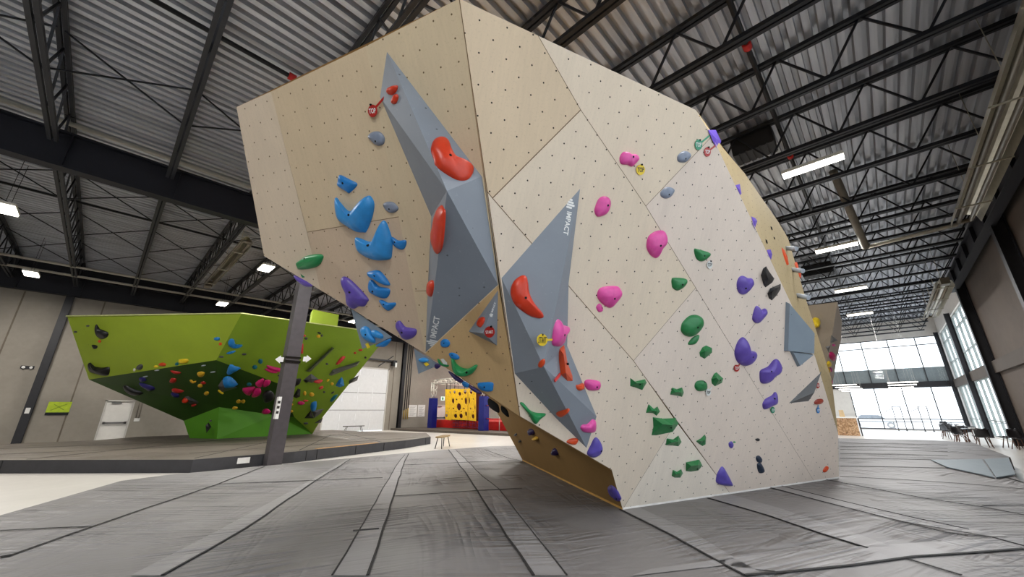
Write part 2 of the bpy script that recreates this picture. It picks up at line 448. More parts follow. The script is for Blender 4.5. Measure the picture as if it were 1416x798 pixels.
m_pipe = plain('pale_pipe', (188, 184, 172), .5, .1)
m_bpipe = plain('black_sprinkler_pipe', (30, 30, 32), .45, .3)
m_redv = plain('red_valve', (190, 30, 24), .5)
def pipe(name, pts, r, mat, label, cat='pipe'):
    return tag(obj(name, MB().path(pts, r, 8), mat), label, cat)
pipe('service_pipe', [(-9, 14.45, 9.0), (40, 14.45, 9.0)], .07, m_pipe, 'pale pipe along the far side of the big dark girder')
pipe('service_pipe', [(-9, 26.2, 8.0), (40, 26.2, 8.0)], .06, m_pipe, 'pale upper pipe of two above the green wall')
pipe('service_pipe', [(-9, 28.1, 8.0), (40, 28.1, 8.0)], .06, m_pipe, 'pale lower pipe of two, closest to the concrete wall')
p = pipe('sprinkler_pipe', [(-9, .55, 8.85), (44, .55, 8.85)], .05, m_bpipe, 'black sprinkler pipe running between the strip lights under the deck')
obj('red_coupling', MB().tube((7.6, .55, 8.85), (7.78, .55, 8.85), .085).tube((12.6, .55, 8.85), (12.75, .55, 8.85), .075), m_redv, p)
p = pipe('sprinkler_pipe', [(-9, 8.4, 8.95), (40, 8.4, 8.95)], .05, m_bpipe, 'black sprinkler pipe crossing the deck over the left end of the plywood wall')
obj('red_coupling', MB().tube((1.35, 8.4, 8.95), (1.5, 8.4, 8.95), .085), m_redv, p)
pipe('sprinkler_pipe', [(-9, 20.0, 8.9), (40, 20.0, 8.9)], .045, m_bpipe, 'black sprinkler pipe behind the big dark girder over the green wall')
# dark duct boxes between joists on the right-hand bay
m_duct = plain('black_duct', (22, 22, 24), .6)
for (x, y, lx, ly, lab) in ((*at((1044, 210), 2, 8.6).xy, .6, 1.0, 'black duct box under the deck above the largest strip light'), (*at((1132, 380), 2, 8.6).xy, .7, 1.3, 'black duct box under the deck between the second and third strip lights')):
    t = thing('ceiling_duct', lab, 'duct', (x, y, 8.5))
    obj('casing', MB().box((x-lx/2, y-ly/2, 8.55), (x+lx/2, y+ly/2, 9.15)), m_duct, t)
    mb = MB()
    for k in range(6): mb.bar((x-lx/2, y-ly/2+ly*(k+.5)/6, 8.535), (x+lx/2, y-ly/2+ly*(k+.5)/6, 8.535), .12, .02)
    obj('grille', mb, m_steel, t)
# radiant tube heaters
m_hood = plain('aluminium_hood', (196, 190, 172), .3, .75, .08)
m_tube = plain('heater_tube', (120, 112, 98), .4, .6)
def heater(p, q, label, w=.62):
    p, q = V(p), V(q); d = (q-p).normalized(); a = d.cross(V((0, 0, 1))).normalized()
    t = thing('tube_heater', label, 'heater', p)
    mb = MB(); pr = [(-w/2, -.12), (-w*.42, .1), (-w*.15, .2), (w*.15, .2), (w*.42, .1), (w/2, -.12)]
    vs = [p+a*u+V((0, 0, z)) for u, z in pr]+[q+a*u+V((0, 0, z)) for u, z in pr]
    mb.add(vs, [(i, i+1, 7+i, 6+i) for i in range(5)]); obj('reflector_hood', mb, m_hood, t, fix=False)
    obj('burner_tube', MB().tube(p+a*.13, q+a*.13, .055).tube(p-a*.13, q-a*.13, .055).tube(q+a*.13, q-a*.13, .055), m_tube, t)
    L = (q-p).length; k = 0
    while k*2.6+.4 < L:
        c = p+d*(k*2.6+.4)
        hb_ = obj('bracket', MB().bar(c-a*w*.55+V((0, 0, -.1)), c+a*w*.55+V((0, 0, -.1)), .03, .03), m_hood, t); obj('hanger', MB().tube(c+V((0, 0, .2)), c+V((0, 0, 9.05-c.z)), .008, 6), m_hood, hb_); k += 1
    obj('burner_box', MB().box(p-d*.5-a*.14-V((0, 0, .12)), p-d*.05+a*.14+V((0, 0, .16))) if abs(d.x) > .5 else MB().box(p-a*.14-d*.5-V((0, 0, .12)), p+a*.14-d*.05+V((0, 0, .16))), m_tube, t)
    return t
heater((-3, -2.9, 7.15), (17.2, -2.9, 7.15), 'long metal tube heater hanging along the concrete wall by the windows')
heater((2.37, 22.0, 7.3), (2.37, 15.3, 7.3), 'metal tube heater hanging over the green wall behind the girder', .34)
t = thing('flue_pipe', 'bent grey flue pipe at the end of the long tube heater', 'pipe', (17.0, -2.9, 7.3))
obj('elbow_run', MB().path([(17.2, -2.75, 7.1), (17.4, -.6, 7.05), (17.4, -.6, 7.1)], .06, 10), m_pipe, t)
obj('riser', MB().path([(17.4, -.6, 7.05), (14.6, -.3, 8.9)], .11, 12), plain('grey_flue', (120, 116, 106), .6), t)
heater((24.5, -2.9, 6.9), (33.0, -2.9, 6.9), 'tube heater hanging over the lounge closest to the glazed end wall', .6)

# lights: rows of strip fixtures under the joists
m_lum = plain('lit_tube', (255, 250, 236), .4, emit=9.0)
m_hous = plain('white_housing', (214, 212, 204), .5)
def strip(x, y, z, label, group=None, hb=False):
    t = thing('strip_light', label, 'light', (x, y, z), group)
    L = 1.24 if not hb else .9
    w = .16 if not hb else .42
    obj('housing', MB().box((x-w/2-.02, y-L/2, z+.03), (x+w/2+.02, y+L/2, z+.11)), m_hous, t)
    mb = MB()
    if hb: mb.box((x-w/2, y-L/2+.02, z-.01), (x+w/2, y+L/2-.02, z+.028))
    else: mb.box((x-w/2, y-L/2+.01, z-.05), (x+w/2, y+L/2-.01, z+.028))
    obj('lamp', mb, m_lum, t)
    for s in (-1, 1): obj('hanger', MB().tube((x, y+s*L*.35, z+.11), (x, y+s*L*.35, 9.1), .007, 6), m_steel, t)
    return t
strip(11.0, .12, 7.4, 'lit strip light largest of the row over the plywood wall')
strip(17.8, .17, 7.4, 'lit strip light second largest of the row past the plywood wall')
strip(24.9, .15, 7.4, 'lit strip light smallest of the row past the plywood wall')
strip(-3.25, 18.15, 7.4, 'glaring high-bay lamp cut by the frame edge over the mats', None, True)
strip(-3.36, 26.6, 7.4, 'glaring high-bay lamp near the concrete wall by the dark column', None, True)
strip(3.7, 18.15, 7.4, 'glaring high-bay lamp closest to the metal tube heater', None, True)
strip(3.66, 26.5, 7.4, 'glaring high-bay lamp above the top edge of the green wall', None, True)
strip(10.9, 25.4, 7.4, 'glaring high-bay lamp beside the hanging grey volume with blue holds', None, True)
for i, (x, y) in enumerate([(-3.2, .12), (-3.2, 9), (4, 9.2), (32, .1)]):
    if x == 32: strip(x, y, 7.4, 'lit strip light over the lounge floor')
def area(x, y, z, sx, sy, power, col=(1, .95, .86)):
    l = bpy.data.lights.new('lamp_and_fill_glow', 'AREA'); l.shape = 'RECTANGLE'; l.size = sx; l.size_y = sy; l.energy = power; l.color = col
    o = bpy.data.objects.new('lamp_and_fill_glow', l); COL.objects.link(o); o.location = (x, y, z); return o
LP = 400
for x in (-3.25, 3.85, 11.0, 17.8, 24.9, 32.0, 39.0):  # unseen lamps carrying the rows past the fixtures are added as fill light
    for y in (.14, 9.1, 18.15, 26.5):
        o = area(x, y, 7.32, .35, 1.2, LP*(.62 if y < 1 else .7 if x > 28 else .86 if y > 14 else 1.0), (1, .95, .87) if y > 14 else (1, .98, .95))

# outdoors beyond the glass: pale ground and a hazy sky
struct('ground', MB().box((X_B+.3, -60, -.45), (140, 60, -.25)), concrete('pale_ground', (226, 226, 226), mott=.04))
struct('ground_side', MB().box((-60, -90, -.45), (X_B+.3, Y_R-.4, -.25)), concrete('pale_ground_side', (226, 226, 226), mott=.04))
w = bpy.data.worlds.new('sky'); scene.world = w; w.use_nodes = True
bg = w.node_tree.nodes['Background']; bg.inputs[0].default_value = (.86, .93, 1.0, 1); bg.inputs[1].default_value = 3.0
def portal(loc, rot, sx, sy):
    l = bpy.data.lights.new('window_portal', 'AREA'); l.shape = 'RECTANGLE'; l.size = sx; l.size_y = sy; l.cycles.is_portal = True
    o = bpy.data.objects.new('window_portal', l); COL.objects.link(o); o.location = loc; o.rotation_euler = rot
portal((X_B+.2, 2.3, 5.75), (0, math.radians(90), 0), 3.8, 13.2)
portal((X_B+.2, -.9, 1.8), (0, math.radians(90), 0), 3.4, 6.5)
portal((-1.2, Y_R-.4, 3.9), (math.radians(90), 0, 0), 21.5, 7.4)  # portal of the added near windows
portal((39, Y_R-.4, 3.9), (math.radians(90), 0, 0), 16.5, 7.6)

# ================================================================== HOLDS, TAGS, VOLUMES
CR = dict(a=(320, 0, .25424), b=(380, 200, .16949), c=(380, 320, .21295), d=(560, 180, .31325), e=(600, 380, .25072), f=(640, 540, .2255),
          g=(800, 140, .25063), h=(800, 320, .2255), i=(840, 480, .26316), j=(980, 240, .22548), k=(1000, 400, .25063), l=(530, 480, .18793),
          m=(90, 420, .2444), n=(300, 420, .2444), q=(380, 440, .21307), r=(290, 440, .20036), s=(190, 460, .16282), t=(700, 580, .50565),
          u=(580, 510, .12536), v=(1110, 410, .18789), w=(470, 420, .17655), p=(0, 0, 1))
def PX(c, q):
    x, y, k = CR[c]; return (x+q[0]*k, y+q[1]*k)
def el(cx, cy, rx, ry, rot=0, n=9, jit=.1):
    """a slightly lumpy oval outline"""
    rr = random.Random(int(cx*7+cy*13)); o = []; r = math.radians(rot)
    for i in range(n):
        t = 2*math.pi*i/n; k = 1+rr.uniform(-jit, jit); x, y = rx*k*math.cos(t), ry*k*math.sin(t)
        o.append((cx+x*math.cos(r)-y*math.sin(r), cy+x*math.sin(r)+y*math.cos(r)))
    return o
M_BOLT = plain('bolt_black', (16, 16, 18), .35, .6)
M_STEELBOLT = plain('bolt_zinc', (150, 150, 150), .3, .9)
RHO = (1.0, .975, .91, .8, .64, .44, .22)
def prof(r): return max(0.0, 1-max(0, r)**2.5)**.62
def hold(face, cr, pts, ck, label, bolt=None, h=None, center=None, facet=None, group=None, smooth=4, name='climbing_hold', mat=None, hk=.46, cat='hold'):
    px = [PX(cr, p) for p in pts]
    u, v, w = face.frame()
    P = [face.on(p) for p in px]
    if not facet:                                         # the photographed outline is the hold's silhouette, part way up its height
        a0 = sum(((P[i]-P[0]).cross(P[(i+1) % len(P)]-P[0])).dot(w) for i in range(len(P)))/2
        lift = .4*(h if h is not None else hk*math.sqrt(abs(a0)/math.pi))
        P = [face.on(p, lift)-w*lift for p in px]
    org = sum(P, V())/len(P)
    if center: org = face.on(PX(cr, center)) if facet else face.on(PX(cr, center), lift)-w*lift
    Q = [((p-org).dot(u), (p-org).dot(v)) for p in P]
    ar = abs(sum(Q[i][0]*Q[(i+1) % len(Q)][1]-Q[(i+1) % len(Q)][0]*Q[i][1] for i in range(len(Q))))/2
    rad = math.sqrt(ar/math.pi)
    H = h if h is not None else hk*rad
    mb = MB()
    if facet:                                             # faceted block: base outline, one or more crest points
        crest = [face.on(PX(cr, f[:2]), H*(f[2] if len(f) > 2 else 1)) for f in facet]
        n = len(P); base = [p-w*.006 for p in P]
        if len(crest) == 1:
            mb.add(base+crest, [(i, (i+1) % n, n) for i in range(n)])
        else:                                             # crest line: each base edge joins its nearest crest point
            near = [min(range(len(crest)), key=lambda k: (crest[k]-b).length) for b in P]
            fs = []
            for i in range(n):
                a, b = near[i], near[(i+1) % n]
                fs.append((i, (i+1) % n, n+a) if a == b else (i, (i+1) % n, n+b, n+a))
            mb.add(base+crest, fs)
        sm = False
    else:
        if smooth:                                        # Catmull-Rom outline
            R = []; n = len(Q)
            for i in range(n):
                p0, p1, p2, p3 = (Q[(i+k) % n] for k in (-1, 0, 1, 2))
                for s_ in range(smooth):
                    t = s_/smooth
                    R.append(tuple(.5*((2*p1[d])+(-p0[d]+p2[d])*t+(2*p0[d]-5*p1[d]+4*p2[d]-p3[d])*t*t+(-p0[d]+3*p1[d]-3*p2[d]+p3[d])*t**3) for d in (0, 1)))
        else: R = Q
        n = len(R); rr = random.Random(int(px[0][0]*31+px[0][1]*17)); ph = rr.uniform(0, 6)
        vs = [org+u*x+v*y-w*.008 for x, y in R]
        for rho in RHO:
            for i, (x, y) in enumerate(R):
                t = 2*math.pi*i/n
                hh = H*prof(rho)*(1+.13*rho*math.sin(2*t+ph)+.06*math.sin(3*t+2*ph)*rho)
                vs.append(org+u*x*rho+v*y*rho+w*hh)
        vs.append(org+w*H)
        fs = []; K = len(RHO)
        for k in range(K):
            for i in range(n): fs.append((k*n+i, k*n+(i+1) % n, (k+1)*n+(i+1) % n, (k+1)*n+i))
        top = K*n
        for i in range(n): fs.append((top+i, top+(i+1) % n, (K+1)*n))
        mb.add(vs, fs, 0, True)
    o = obj(name, mb, mat or HM(ck), None, loc=org)
    tag(o, label, cat, group)
    if bolt:
        q = PX(cr, bolt); hh = .6*H
        for _ in range(4):
            b = face.on(q, hh)-org; x, y = b.dot(u), b.dot(v); r = math.hypot(x, y)
            if facet: hh = H*.55; break
            best = max(1e-6, max((X*x+Y*y)/max(r, 1e-6) for X, Y in R if (X*x+Y*y) > .9*math.hypot(X, Y)*r) if any((X*x+Y*y) > .9*math.hypot(X, Y)*r for X, Y in R) else rad)
            hh = H*prof(min(.98, r/best))
        if facet: # meet the facet under the bolt
            d = ray(q); best = None
            for f in mb.f:
                for k in range(1, len(f)-1):
                    a_, b_, c_ = mb.v[f[0]], mb.v[f[k]], mb.v[f[k+1]]
                    e1, e2 = b_-a_, c_-a_; pv = d.cross(e2); det = e1.dot(pv)
                    if abs(det) < 1e-12: continue
                    tv = EYE-a_; uu = tv.dot(pv)/det; qv = tv.cross(e1); vv = d.dot(qv)/det
                    if uu < 0 or vv < 0 or uu+vv > 1: continue
                    tt = e2.dot(qv)/det
                    if best is None or tt < best[0]: best = (tt, e1.cross(e2).normalized())
            pos = EYE+d*best[0] if best else face.on(q, hh)
        else: pos = face.on(q, hh)
        rb = min(.013, max(.006, rad*.12)) if rad < .5 else .02
        obj('bolt', MB().tube(pos-w*.03, pos+w*.003, rb, 10), M_BOLT, o)
    return o

M_TXT = plain('white_vinyl_letter', (240, 240, 238), .5, 0, .02)
M_TXTD = plain('dark_letter', (40, 38, 36), .5, 0, .02)
def route_tag(face, cr, c, r, ck, text, dark, label, strap=None, lift=.012, ang=0, ry=None, eye=None):
    """round plastic route tag lying on the wall, with printed word and a strap to its hold"""
    px = [PX(cr, (c[0]+r*math.cos(t*math.pi/12), c[1]+(ry or r)*math.sin(t*math.pi/12))) for t in range(24)]
    w = face.n; P = [face.on(p, lift) for p in px]; org = face.on(PX(cr, c), lift)
    o = obj('route_tag', MB().prism([p-w*.004 for p in P], w*.004), plain('tag_'+ck, HC[ck], .4), None, loc=org)
    tag(o, label, 'tag')
    k = .74; ca, sa = math.cos(math.radians(ang)), math.sin(math.radians(ang))
    if text: lettering('printed_word', text, face.on(PX(cr, (c[0]-r*k*ca, c[1]-r*k*sa)), lift), face.on(PX(cr, (c[0]+r*k*ca, c[1]+r*k*sa)), lift), w, M_TXTD if dark else M_TXT, o, bold=True, hscale=1.5)
    if strap:
        a = face.on(PX(cr, strap), lift*.6); d = (a-org).normalized(); s0 = org+d*(P[0]-org).length*.9
        obj('strap', MB().bar(s0, a, .02, .004, up=w), plain('tag_'+ck, HC[ck], .4), o)
    if eye:
        e = face.on(PX(cr, eye), lift); obj('screw', MB().tube(e-w*.01, e+w*.006, .011, 8), M_BOLT, o)
    return o

def volume(face, base, apexes, faces, label, mat, name='climbing_volume', back=.004):
    """plywood volume: base outline on the wall (pixels) and raised crest points (pixel x, y, height)"""
    P = [face.on(b) - face.n*back for b in base]+[face.on(a[:2], a[2]) for a in apexes]
    org = sum(P, V())/len(P)
    o = obj(name, MB().add(P, faces), mat, None, loc=org, fix=False)
    tag(o, label, 'volume'); return o, P

# ================================================================== THE TALL PLYWOOD BOULDER
P1, P2, P3 = at((861, 704.5), 2, .33), at((1160, 661), 2, .33), at((723, 637), 2, .33)
e = (P2-P1).normalized(); no = V((e.y, -e.x, 0))
if no.dot(EYE-P1) < 0: no = -no
ov = math.radians(25)
RF = Plane(P1, P2, P1+V((0, 0, 1))*math.cos(ov)+no*math.sin(ov))      # broad daylit face, 25 degrees overhanging
A, R_, Q_, W_, V_, U1, PM, K_ = (RF.on(q) for q in ((635, -2), (962, 152), (1009, 240), (1093, 418), (1127, 493), (1159, 600), (719, 576), (846, 650)))
S_ = at((1077, 308), 2, 5.03); SF = Plane(Q_, W_, S_)                    # end facet
B_ = at((327, 148), 2, 5.03); LF = Plane(A, B_, PM)                      # steep face
DP = Plane(K_, P1, P3)                                                   # dark kick board under the prow
def uvp(pl):
    u, v, _ = pl.frame(); p = pl.p.copy()
    return lambda w: ((w-p).dot(u), (w-p).dot(v))
def seam_angle(pl, a, b):
    u, v, _ = pl.frame(); d = pl.on(b)-pl.on(a); return -math.atan2(d.dot(v), d.dot(u))
rfrot = seam_angle(RF, (685, 270), (803, 152)); lfrot = seam_angle(LF, (425, 318), (555, 300))
pw = {k: plywood('plywood_'+k, c, rot=r, faint=r == lfrot) for k, c, r in (
    ('prow', (221, 200, 171), rfrot), ('pale', (230, 214, 192), rfrot), ('sand', (230, 215, 196), rfrot), ('broad', (231, 216, 202), rfrot), ('foot', (238, 227, 212), rfrot),
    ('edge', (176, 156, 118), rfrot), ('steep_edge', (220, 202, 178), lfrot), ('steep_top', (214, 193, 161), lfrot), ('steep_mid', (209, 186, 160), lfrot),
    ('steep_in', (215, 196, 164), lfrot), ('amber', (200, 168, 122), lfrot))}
pw['kick'] = plywood('plywood_kick', (158, 126, 80), dots=False)  # kick board's shade put into a darker plywood colour
boulder = thing('bouldering_wall', 'tall freestanding plywood bouldering wall with grey volumes and steep prow', 'climbing wall', (5.2, 2.9, .33))
def bottom(x): return (x, 704.5+(x-861)*(661-704.5)/(1160-861))
def panel(pl, pts, key):
    P = [q if isinstance(q, V) else pl.on(q) for q in pts]
    # plywood sheet with thickness behind its face
    mb = MB(); n = len(P); off = pl.n*-.018
    mb.add(P+[p+off for p in P], [list(range(n)), list(range(n, 2*n))[::-1]]+[(i, (i+1) % n, n+(i+1) % n, n+i) for i in range(n)])
    return obj('panel', mb, pw[key], boulder, uvplane=uvp(pl))
panel(RF, [A, (744, 49.3), (803, 152), (681, 274), (673, 264)], 'prow')
panel(RF, [(744, 49.3), R_, (985, 188), (893, 285), (803, 152)], 'pale')
panel(RF, [(681, 274), (803, 152), (893, 285), (962, 398), (876, 499)], 'pale')
panel(RF, [(893, 285), (985, 188), Q_, W_, V_, U1, P2, bottom(1126), (962, 398)], 'broad')
panel(RF, [(876, 499), (962, 398), bottom(1126), bottom(1010)], 'broad')
panel(RF, [(673, 264), (681, 274), (876, 499), (935, 583), P1, K_, PM], 'sand')
panel(RF, [P1, (935, 583), bottom(1010)], 'foot')
panel(SF, [R_, (1000, 205), (1030, 240), (1077, 308), (1090, 330), (1115, 416), (1128, 455), (1150, 525), U1, V_, W_, Q_, (985, 188)], 'edge')
TL1, TL2, TL3 = (374.6, 126.6), (430, 345), (443, 401)
panel(LF, [B_, TL1, TL2, TL3, (365, 354)], 'steep_edge')
S2a, S2b = (505.6, 64), (588, 489)
def on2(t): return (S2a[0]+(S2b[0]-S2a[0])*t, S2a[1]+(S2b[1]-S2a[1])*t)
panel(LF, [TL1, S2a, on2(.555), (425, 321)], 'steep_top')
panel(LF, [(425, 321), on2(.555), S2b, TL3, TL2], 'steep_mid')
panel(LF, [S2a, A, (689, 395), S2b], 'steep_in')
panel(LF, [S2b, (689, 395), PM], 'amber')  # shade of this lower facet put into a golden brown tone
X_ = DP.on((676, 549)); Y_ = DP.on((719, 576))
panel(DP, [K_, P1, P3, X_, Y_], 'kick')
# hidden back of the shell
C_ = LF.on((365, 354)); E_ = LF.on(S2b)
Bb = at((450, 140), 2, 5.0); Cb = EYE+(LF.on((470, 370))-EYE)*1.7; TB, BBk = V((9.2, 6.2, 5)), V((10.5, 7.6, .33))
m_back = plywood('plywood_back', (176, 140, 90), dots=False)
for pts in ([B_, C_, Cb, Bb], [C_, E_, Cb], [E_, PM, X_], [E_, X_, Cb], [PM, Y_, X_], [PM, K_, Y_], [Bb, Cb, X_, P3, BBk, TB], [TB, BBk, P2, U1, SF.on((1115, 416)), S_], [A, B_, Bb, TB, S_, R_]):
    obj('back_panel', MB().poly(pts), m_back, boulder, uvplane=uvp(LF))
obj('bottom_trim', MB().bar(P1+no*.006+V((0, 0, .012)), P2+no*.006+V((0, 0, .012)), .012, .024), plain('white_edge_strip', (232, 228, 222), .6), boulder)
obj('bottom_trim', MB().bar(P3+V((0, 0, .015)), P1+V((0, 0, .015)), .03, .03), plain('raw_ply_edge', (206, 160, 84), .6), boulder)
# fine joints between sheets
mb = MB()
def seam(pl, pts, w=.007):
    for a, b in zip(pts[:-1], pts[1:]):
        a = a if isinstance(a, V) else pl.on(a); b = b if isinstance(b, V) else pl.on(b)
        mb.bar(a+pl.n*.0006, b+pl.n*.0006, w, .0012, up=pl.n)
seam(RF, [(673, 264), (681, 274), (876, 499), (935, 583)]); seam(RF, [(935, 583), bottom(1010)], .004); seam(RF, [P1, (935, 583)], .003); seam(RF, [(681, 274), (803, 152)], .009)
seam(RF, [(744, 49.3), (803, 152), (893, 285), (962, 398), (1018, 490)], .005); seam(RF, [(1018, 490), bottom(1126)], .003)
seam(RF, [(893, 285), (985, 188)], .005); seam(RF, [(876, 499), (962, 398)], .004); seam(RF, [(1030, 465), (1048, 443)], .004)
seam(LF, [(425, 321), on2(.555)], .006); seam(LF, [(574, 402.5), (597, 402)], .005); seam(RF, [A, PM], .008); seam(RF, [K_, PM], .008)
obj('panel_joint', mb, plain('joint_brown', (112, 86, 56), .8), boulder)  # even brown tone for the sheet joints

m_vol = volume_mat('grey_volume_paint', (134, 141, 150)); m_vold = volume_mat('slate_volume_paint', (96, 97, 98)); m_voll = volume_mat('pale_volume_paint', (138, 152, 164))
v1, p1 = volume(LF, [(534, 70), (524.5, 133), (596, 300), (591, 400), (588, 489), (689, 395), (666.5, 244)], [(618, 264, .42)],
    [(0, 1, 7), (1, 2, 7), (2, 3, 7), (3, 4, 7), (4, 5, 7), (5, 6, 7), (6, 0, 7)],
    'largest grey volume, a long faceted spike down the steep face', m_vol)
n45 = Plane(p1[4], p1[5], p1[7])
lettering('lettering', 'IMPACT', n45.on((598.5, 467)), n45.on((604.5, 437.5)), n45.n, M_TXT, v1, True)
logo_bars('emblem', n45.on((596, 479)), n45.on((598, 469.5)), n45.n, .13, M_TXT, v1)
v2, p2 = volume(RF, [(803, 258), (693, 383), (711.5, 517), (770, 580), (812, 621), (826, 577), (785, 478), (787, 390)], [(752, 507, .30)],
    [(0, 1, 8), (1, 2, 8), (2, 3, 8), (3, 4, 8), (4, 5, 8), (5, 6, 8), (6, 7, 8), (7, 0, 8)],
    'long grey kite-shaped volume on the daylit face beside the prow edge', m_vol)
n01 = Plane(p2[0], p2[1], p2[8]); n12 = Plane(p2[1], p2[2], p2[8]); n34 = Plane(p2[3], p2[4], p2[8]); n56 = Plane(p2[5], p2[6], p2[8]); n45b = Plane(p2[4], p2[5], p2[8]); n23 = Plane(p2[2], p2[3], p2[8])
n70 = Plane(p2[7], p2[0], p2[8]); n67 = Plane(p2[6], p2[7], p2[8])
lettering('lettering', 'IMPACT', n01.on((787.5, 293)), n01.on((782, 325)), n01.n, M_TXT, v2, True)
logo_bars('emblem', n01.on((791, 275)), n01.on((788, 289)), n01.n, .09, M_TXT, v2)
v3, p3 = volume(LF, [(689, 400), (647.5, 458.5), (687.5, 478.5)], [(668, 461, .16)], [(0, 1, 3), (1, 2, 3), (2, 0, 3)], 'small grey pyramid volume on the amber panel beside the prow edge', m_vol)
f3 = Plane(p3[2], p3[0], p3[3])
lettering('lettering', 'IMPACT', f3.on((680, 432)), f3.on((685, 418)), f3.n, M_TXT, v3, True)
logo_bars('emblem', f3.on((678, 438)), f3.on((679.5, 433.5)), f3.n, .05, M_TXT, v3)
def slab(pts, lab, t=.05):
    P = [RF.on(q, t) for q in pts]; c = sum(P, V())/len(P)
    B = [p-RF.n*(t+.004)+(p-c).normalized()*.03 for p in P]; n = len(P)
    tag(obj('climbing_volume', MB().add(P+B, [list(range(n))]+[(i, (i+1) % n, n+(i+1) % n, n+i) for i in range(n)]), m_voll, None, loc=c), lab, 'volume')
slab([(1092, 420), (1126.5, 461), (1126, 489), (1090, 485)], 'blue-grey four-sided volume near the far edge of the plywood wall')
slab([(1097, 487.5), (1125, 491), (1106.5, 506)], 'small grey triangle volume hanging under the four-sided volume', .04)
vq, pq = volume(RF, [(1136.5, 513.5), (1089.5, 558.5), (1118, 555.5)], [(1126, 543, .08)], [(0, 1, 3), (1, 2, 3), (2, 0, 3)], 'dark grey slanted triangle volume low near the far edge', m_vold)

# volumes under the steep face's lower edge
def hang(a, b, c, depth, label):
    pa, pb = LF.on(a), LF.on(b); back = -LF.n*.02
    ctr = (pa+pb)/2; pc0 = LF.on(c)
    pd = EYE+(LF.on(((a[0]+b[0])/2, (a[1]+b[1])/2-2))-EYE)*1.12
    o = obj('climbing_volume', MB().add([pa+back, pb+back, pc0, pd], [(0, 2, 1), (0, 3, 2), (1, 2, 3), (0, 1, 3)]), m_voll, None, loc=ctr)
    tag(o, label, 'volume'); return Plane(pa+back, pb+back, pc0)
h6 = hang((483.5, 427), (541, 467), (501, 482.5), .5, 'grey triangular volume hanging below the steep edge with two blue holds')
h7 = hang((571, 483), (607, 505.5), (578.5, 517), .4, 'smaller grey triangular volume hanging below the steep edge behind the green hold')

# ------------------------------------------------------------------ holds on the steep face
H = hold
H(LF, 'a', [(738, 742), (760, 718), (800, 715), (828, 745), (825, 780), (800, 793), (775, 785), (755, 765)], 'grey', 'small blue-grey hold beside the top of the spike volume', (783, 768))
H(LF, 'b', [(512, 255), (535, 250), (600, 283), (660, 315), (655, 345), (605, 392), (590, 393), (505, 338), (503, 300)], 'blue', 'blue wedge-shaped hold just above the big blue V', (553, 315))
H(LF, 'b', [(470, 445), (488, 437), (520, 480), (597, 547), (690, 450), (740, 418), (770, 430), (793, 490), (775, 600), (730, 710), (700, 720), (650, 715), (590, 680), (505, 615), (478, 540)], 'skyblue', 'big blue V-shaped hold, upper of the two big blue ones', (601, 575), center=(640, 600), h=.10)
H(LF, 'b', [(877, 490), (905, 468), (960, 470), (1000, 510), (995, 540), (960, 558), (930, 555), (895, 530)], 'grey', 'small blue-grey oval hold level with the big blue V', (932, 526))
H(LF, 'p', [(487.5, 331), (493, 329.5), (510, 335), (518, 323), (525, 307), (529, 306), (533, 312), (539.5, 333), (539, 352), (536, 359.5), (520, 361), (505, 357), (491, 347)], 'skyblue', 'big blue fin-shaped hold, lower of the two big blue ones', (508, 339.6), center=(521, 344), h=.10)
H(LF, 'c', [(748, 38), (765, 40), (800, 60), (845, 58), (850, 85), (835, 115), (810, 120), (775, 100), (755, 70)], 'blue', 'small blue curved hold touching the fin-shaped blue hold', (778, 70))
H(LF, 'c', [(590, 270), (610, 262), (655, 255), (690, 275), (740, 345), (720, 355), (680, 335), (640, 310), (600, 290)], 'blue', 'narrow blue hold, topmost of three stacked below the fin', (645, 290), hk=.7)
H(LF, 'c', [(600, 340), (615, 315), (640, 330), (670, 360), (735, 375), (740, 405), (720, 435), (680, 435), (620, 405), (600, 380)], 'blue', 'blue hold in the middle of three stacked below the fin', (634, 390))
H(LF, 'c', [(672, 450), (700, 450), (730, 465), (780, 465), (775, 490), (740, 517), (715, 508), (690, 480)], 'blue', 'blue hold, lowest of three stacked below the fin', (706, 475))
H(LF, 'c', [(420, 310), (435, 297), (470, 310), (530, 365), (595, 440), (590, 465), (570, 492), (535, 492), (505, 507), (480, 500), (460, 470), (450, 400), (425, 345)], 'purple', 'large purple hold at the lower edge of the steep face', (484, 396))
H(LF, 'c', [(782, 595), (800, 583), (815, 592), (840, 622), (875, 630), (912, 640), (913, 670), (890, 695), (850, 708), (820, 695), (800, 660), (780, 625)], 'purple', 'purple kidney hold by the pointed foot of the spike volume', (824, 657))
H(LF, 'c', [(128, 210), (160, 185), (200, 160), (260, 150), (300, 155), (303, 180), (275, 225), (220, 245), (150, 250), (135, 235)], 'leaf', 'green oval hold at the lower corner of the steep face above the steel post', (192, 180))
H(LF, 'c', [(160, 270), (180, 285), (203, 300), (180, 305), (168, 295)], 'leaf', 'tiny green chip right under the green oval hold', facet=[(176, 292)], hk=.5)
H(LF, 'c', [(118, 287), (150, 300), (200, 325), (240, 355), (205, 362), (165, 340), (125, 305)], 'purple', 'purple hold peeping below the edge above the steel post')
H(LF, 'e', [(35, 370), (50, 357), (75, 360), (87, 380), (75, 400), (50, 402), (35, 390)], 'blue', 'round blue hold beside the foot of the spike volume', (55, 378))
H(LF, 'e', [(80, 440), (95, 430), (125, 440), (140, 460), (125, 470), (95, 462)], 'blue', 'small blue oval hold above the long green hold', (100, 443))
g_ = H(LF, 'e', [(18, 465), (30, 470), (45, 490), (80, 500), (75, 510), (50, 508), (25, 490)], 'leaf', 'small green curved hold with a white pad, beside the long green hold')
obj('white_pad', MB().add([LF.on(PX('e', q), .03) for q in ((36, 466), (52, 462), (72, 484), (74, 497), (52, 492))], [(0, 1, 2, 3, 4)]), HM('white'), g_)
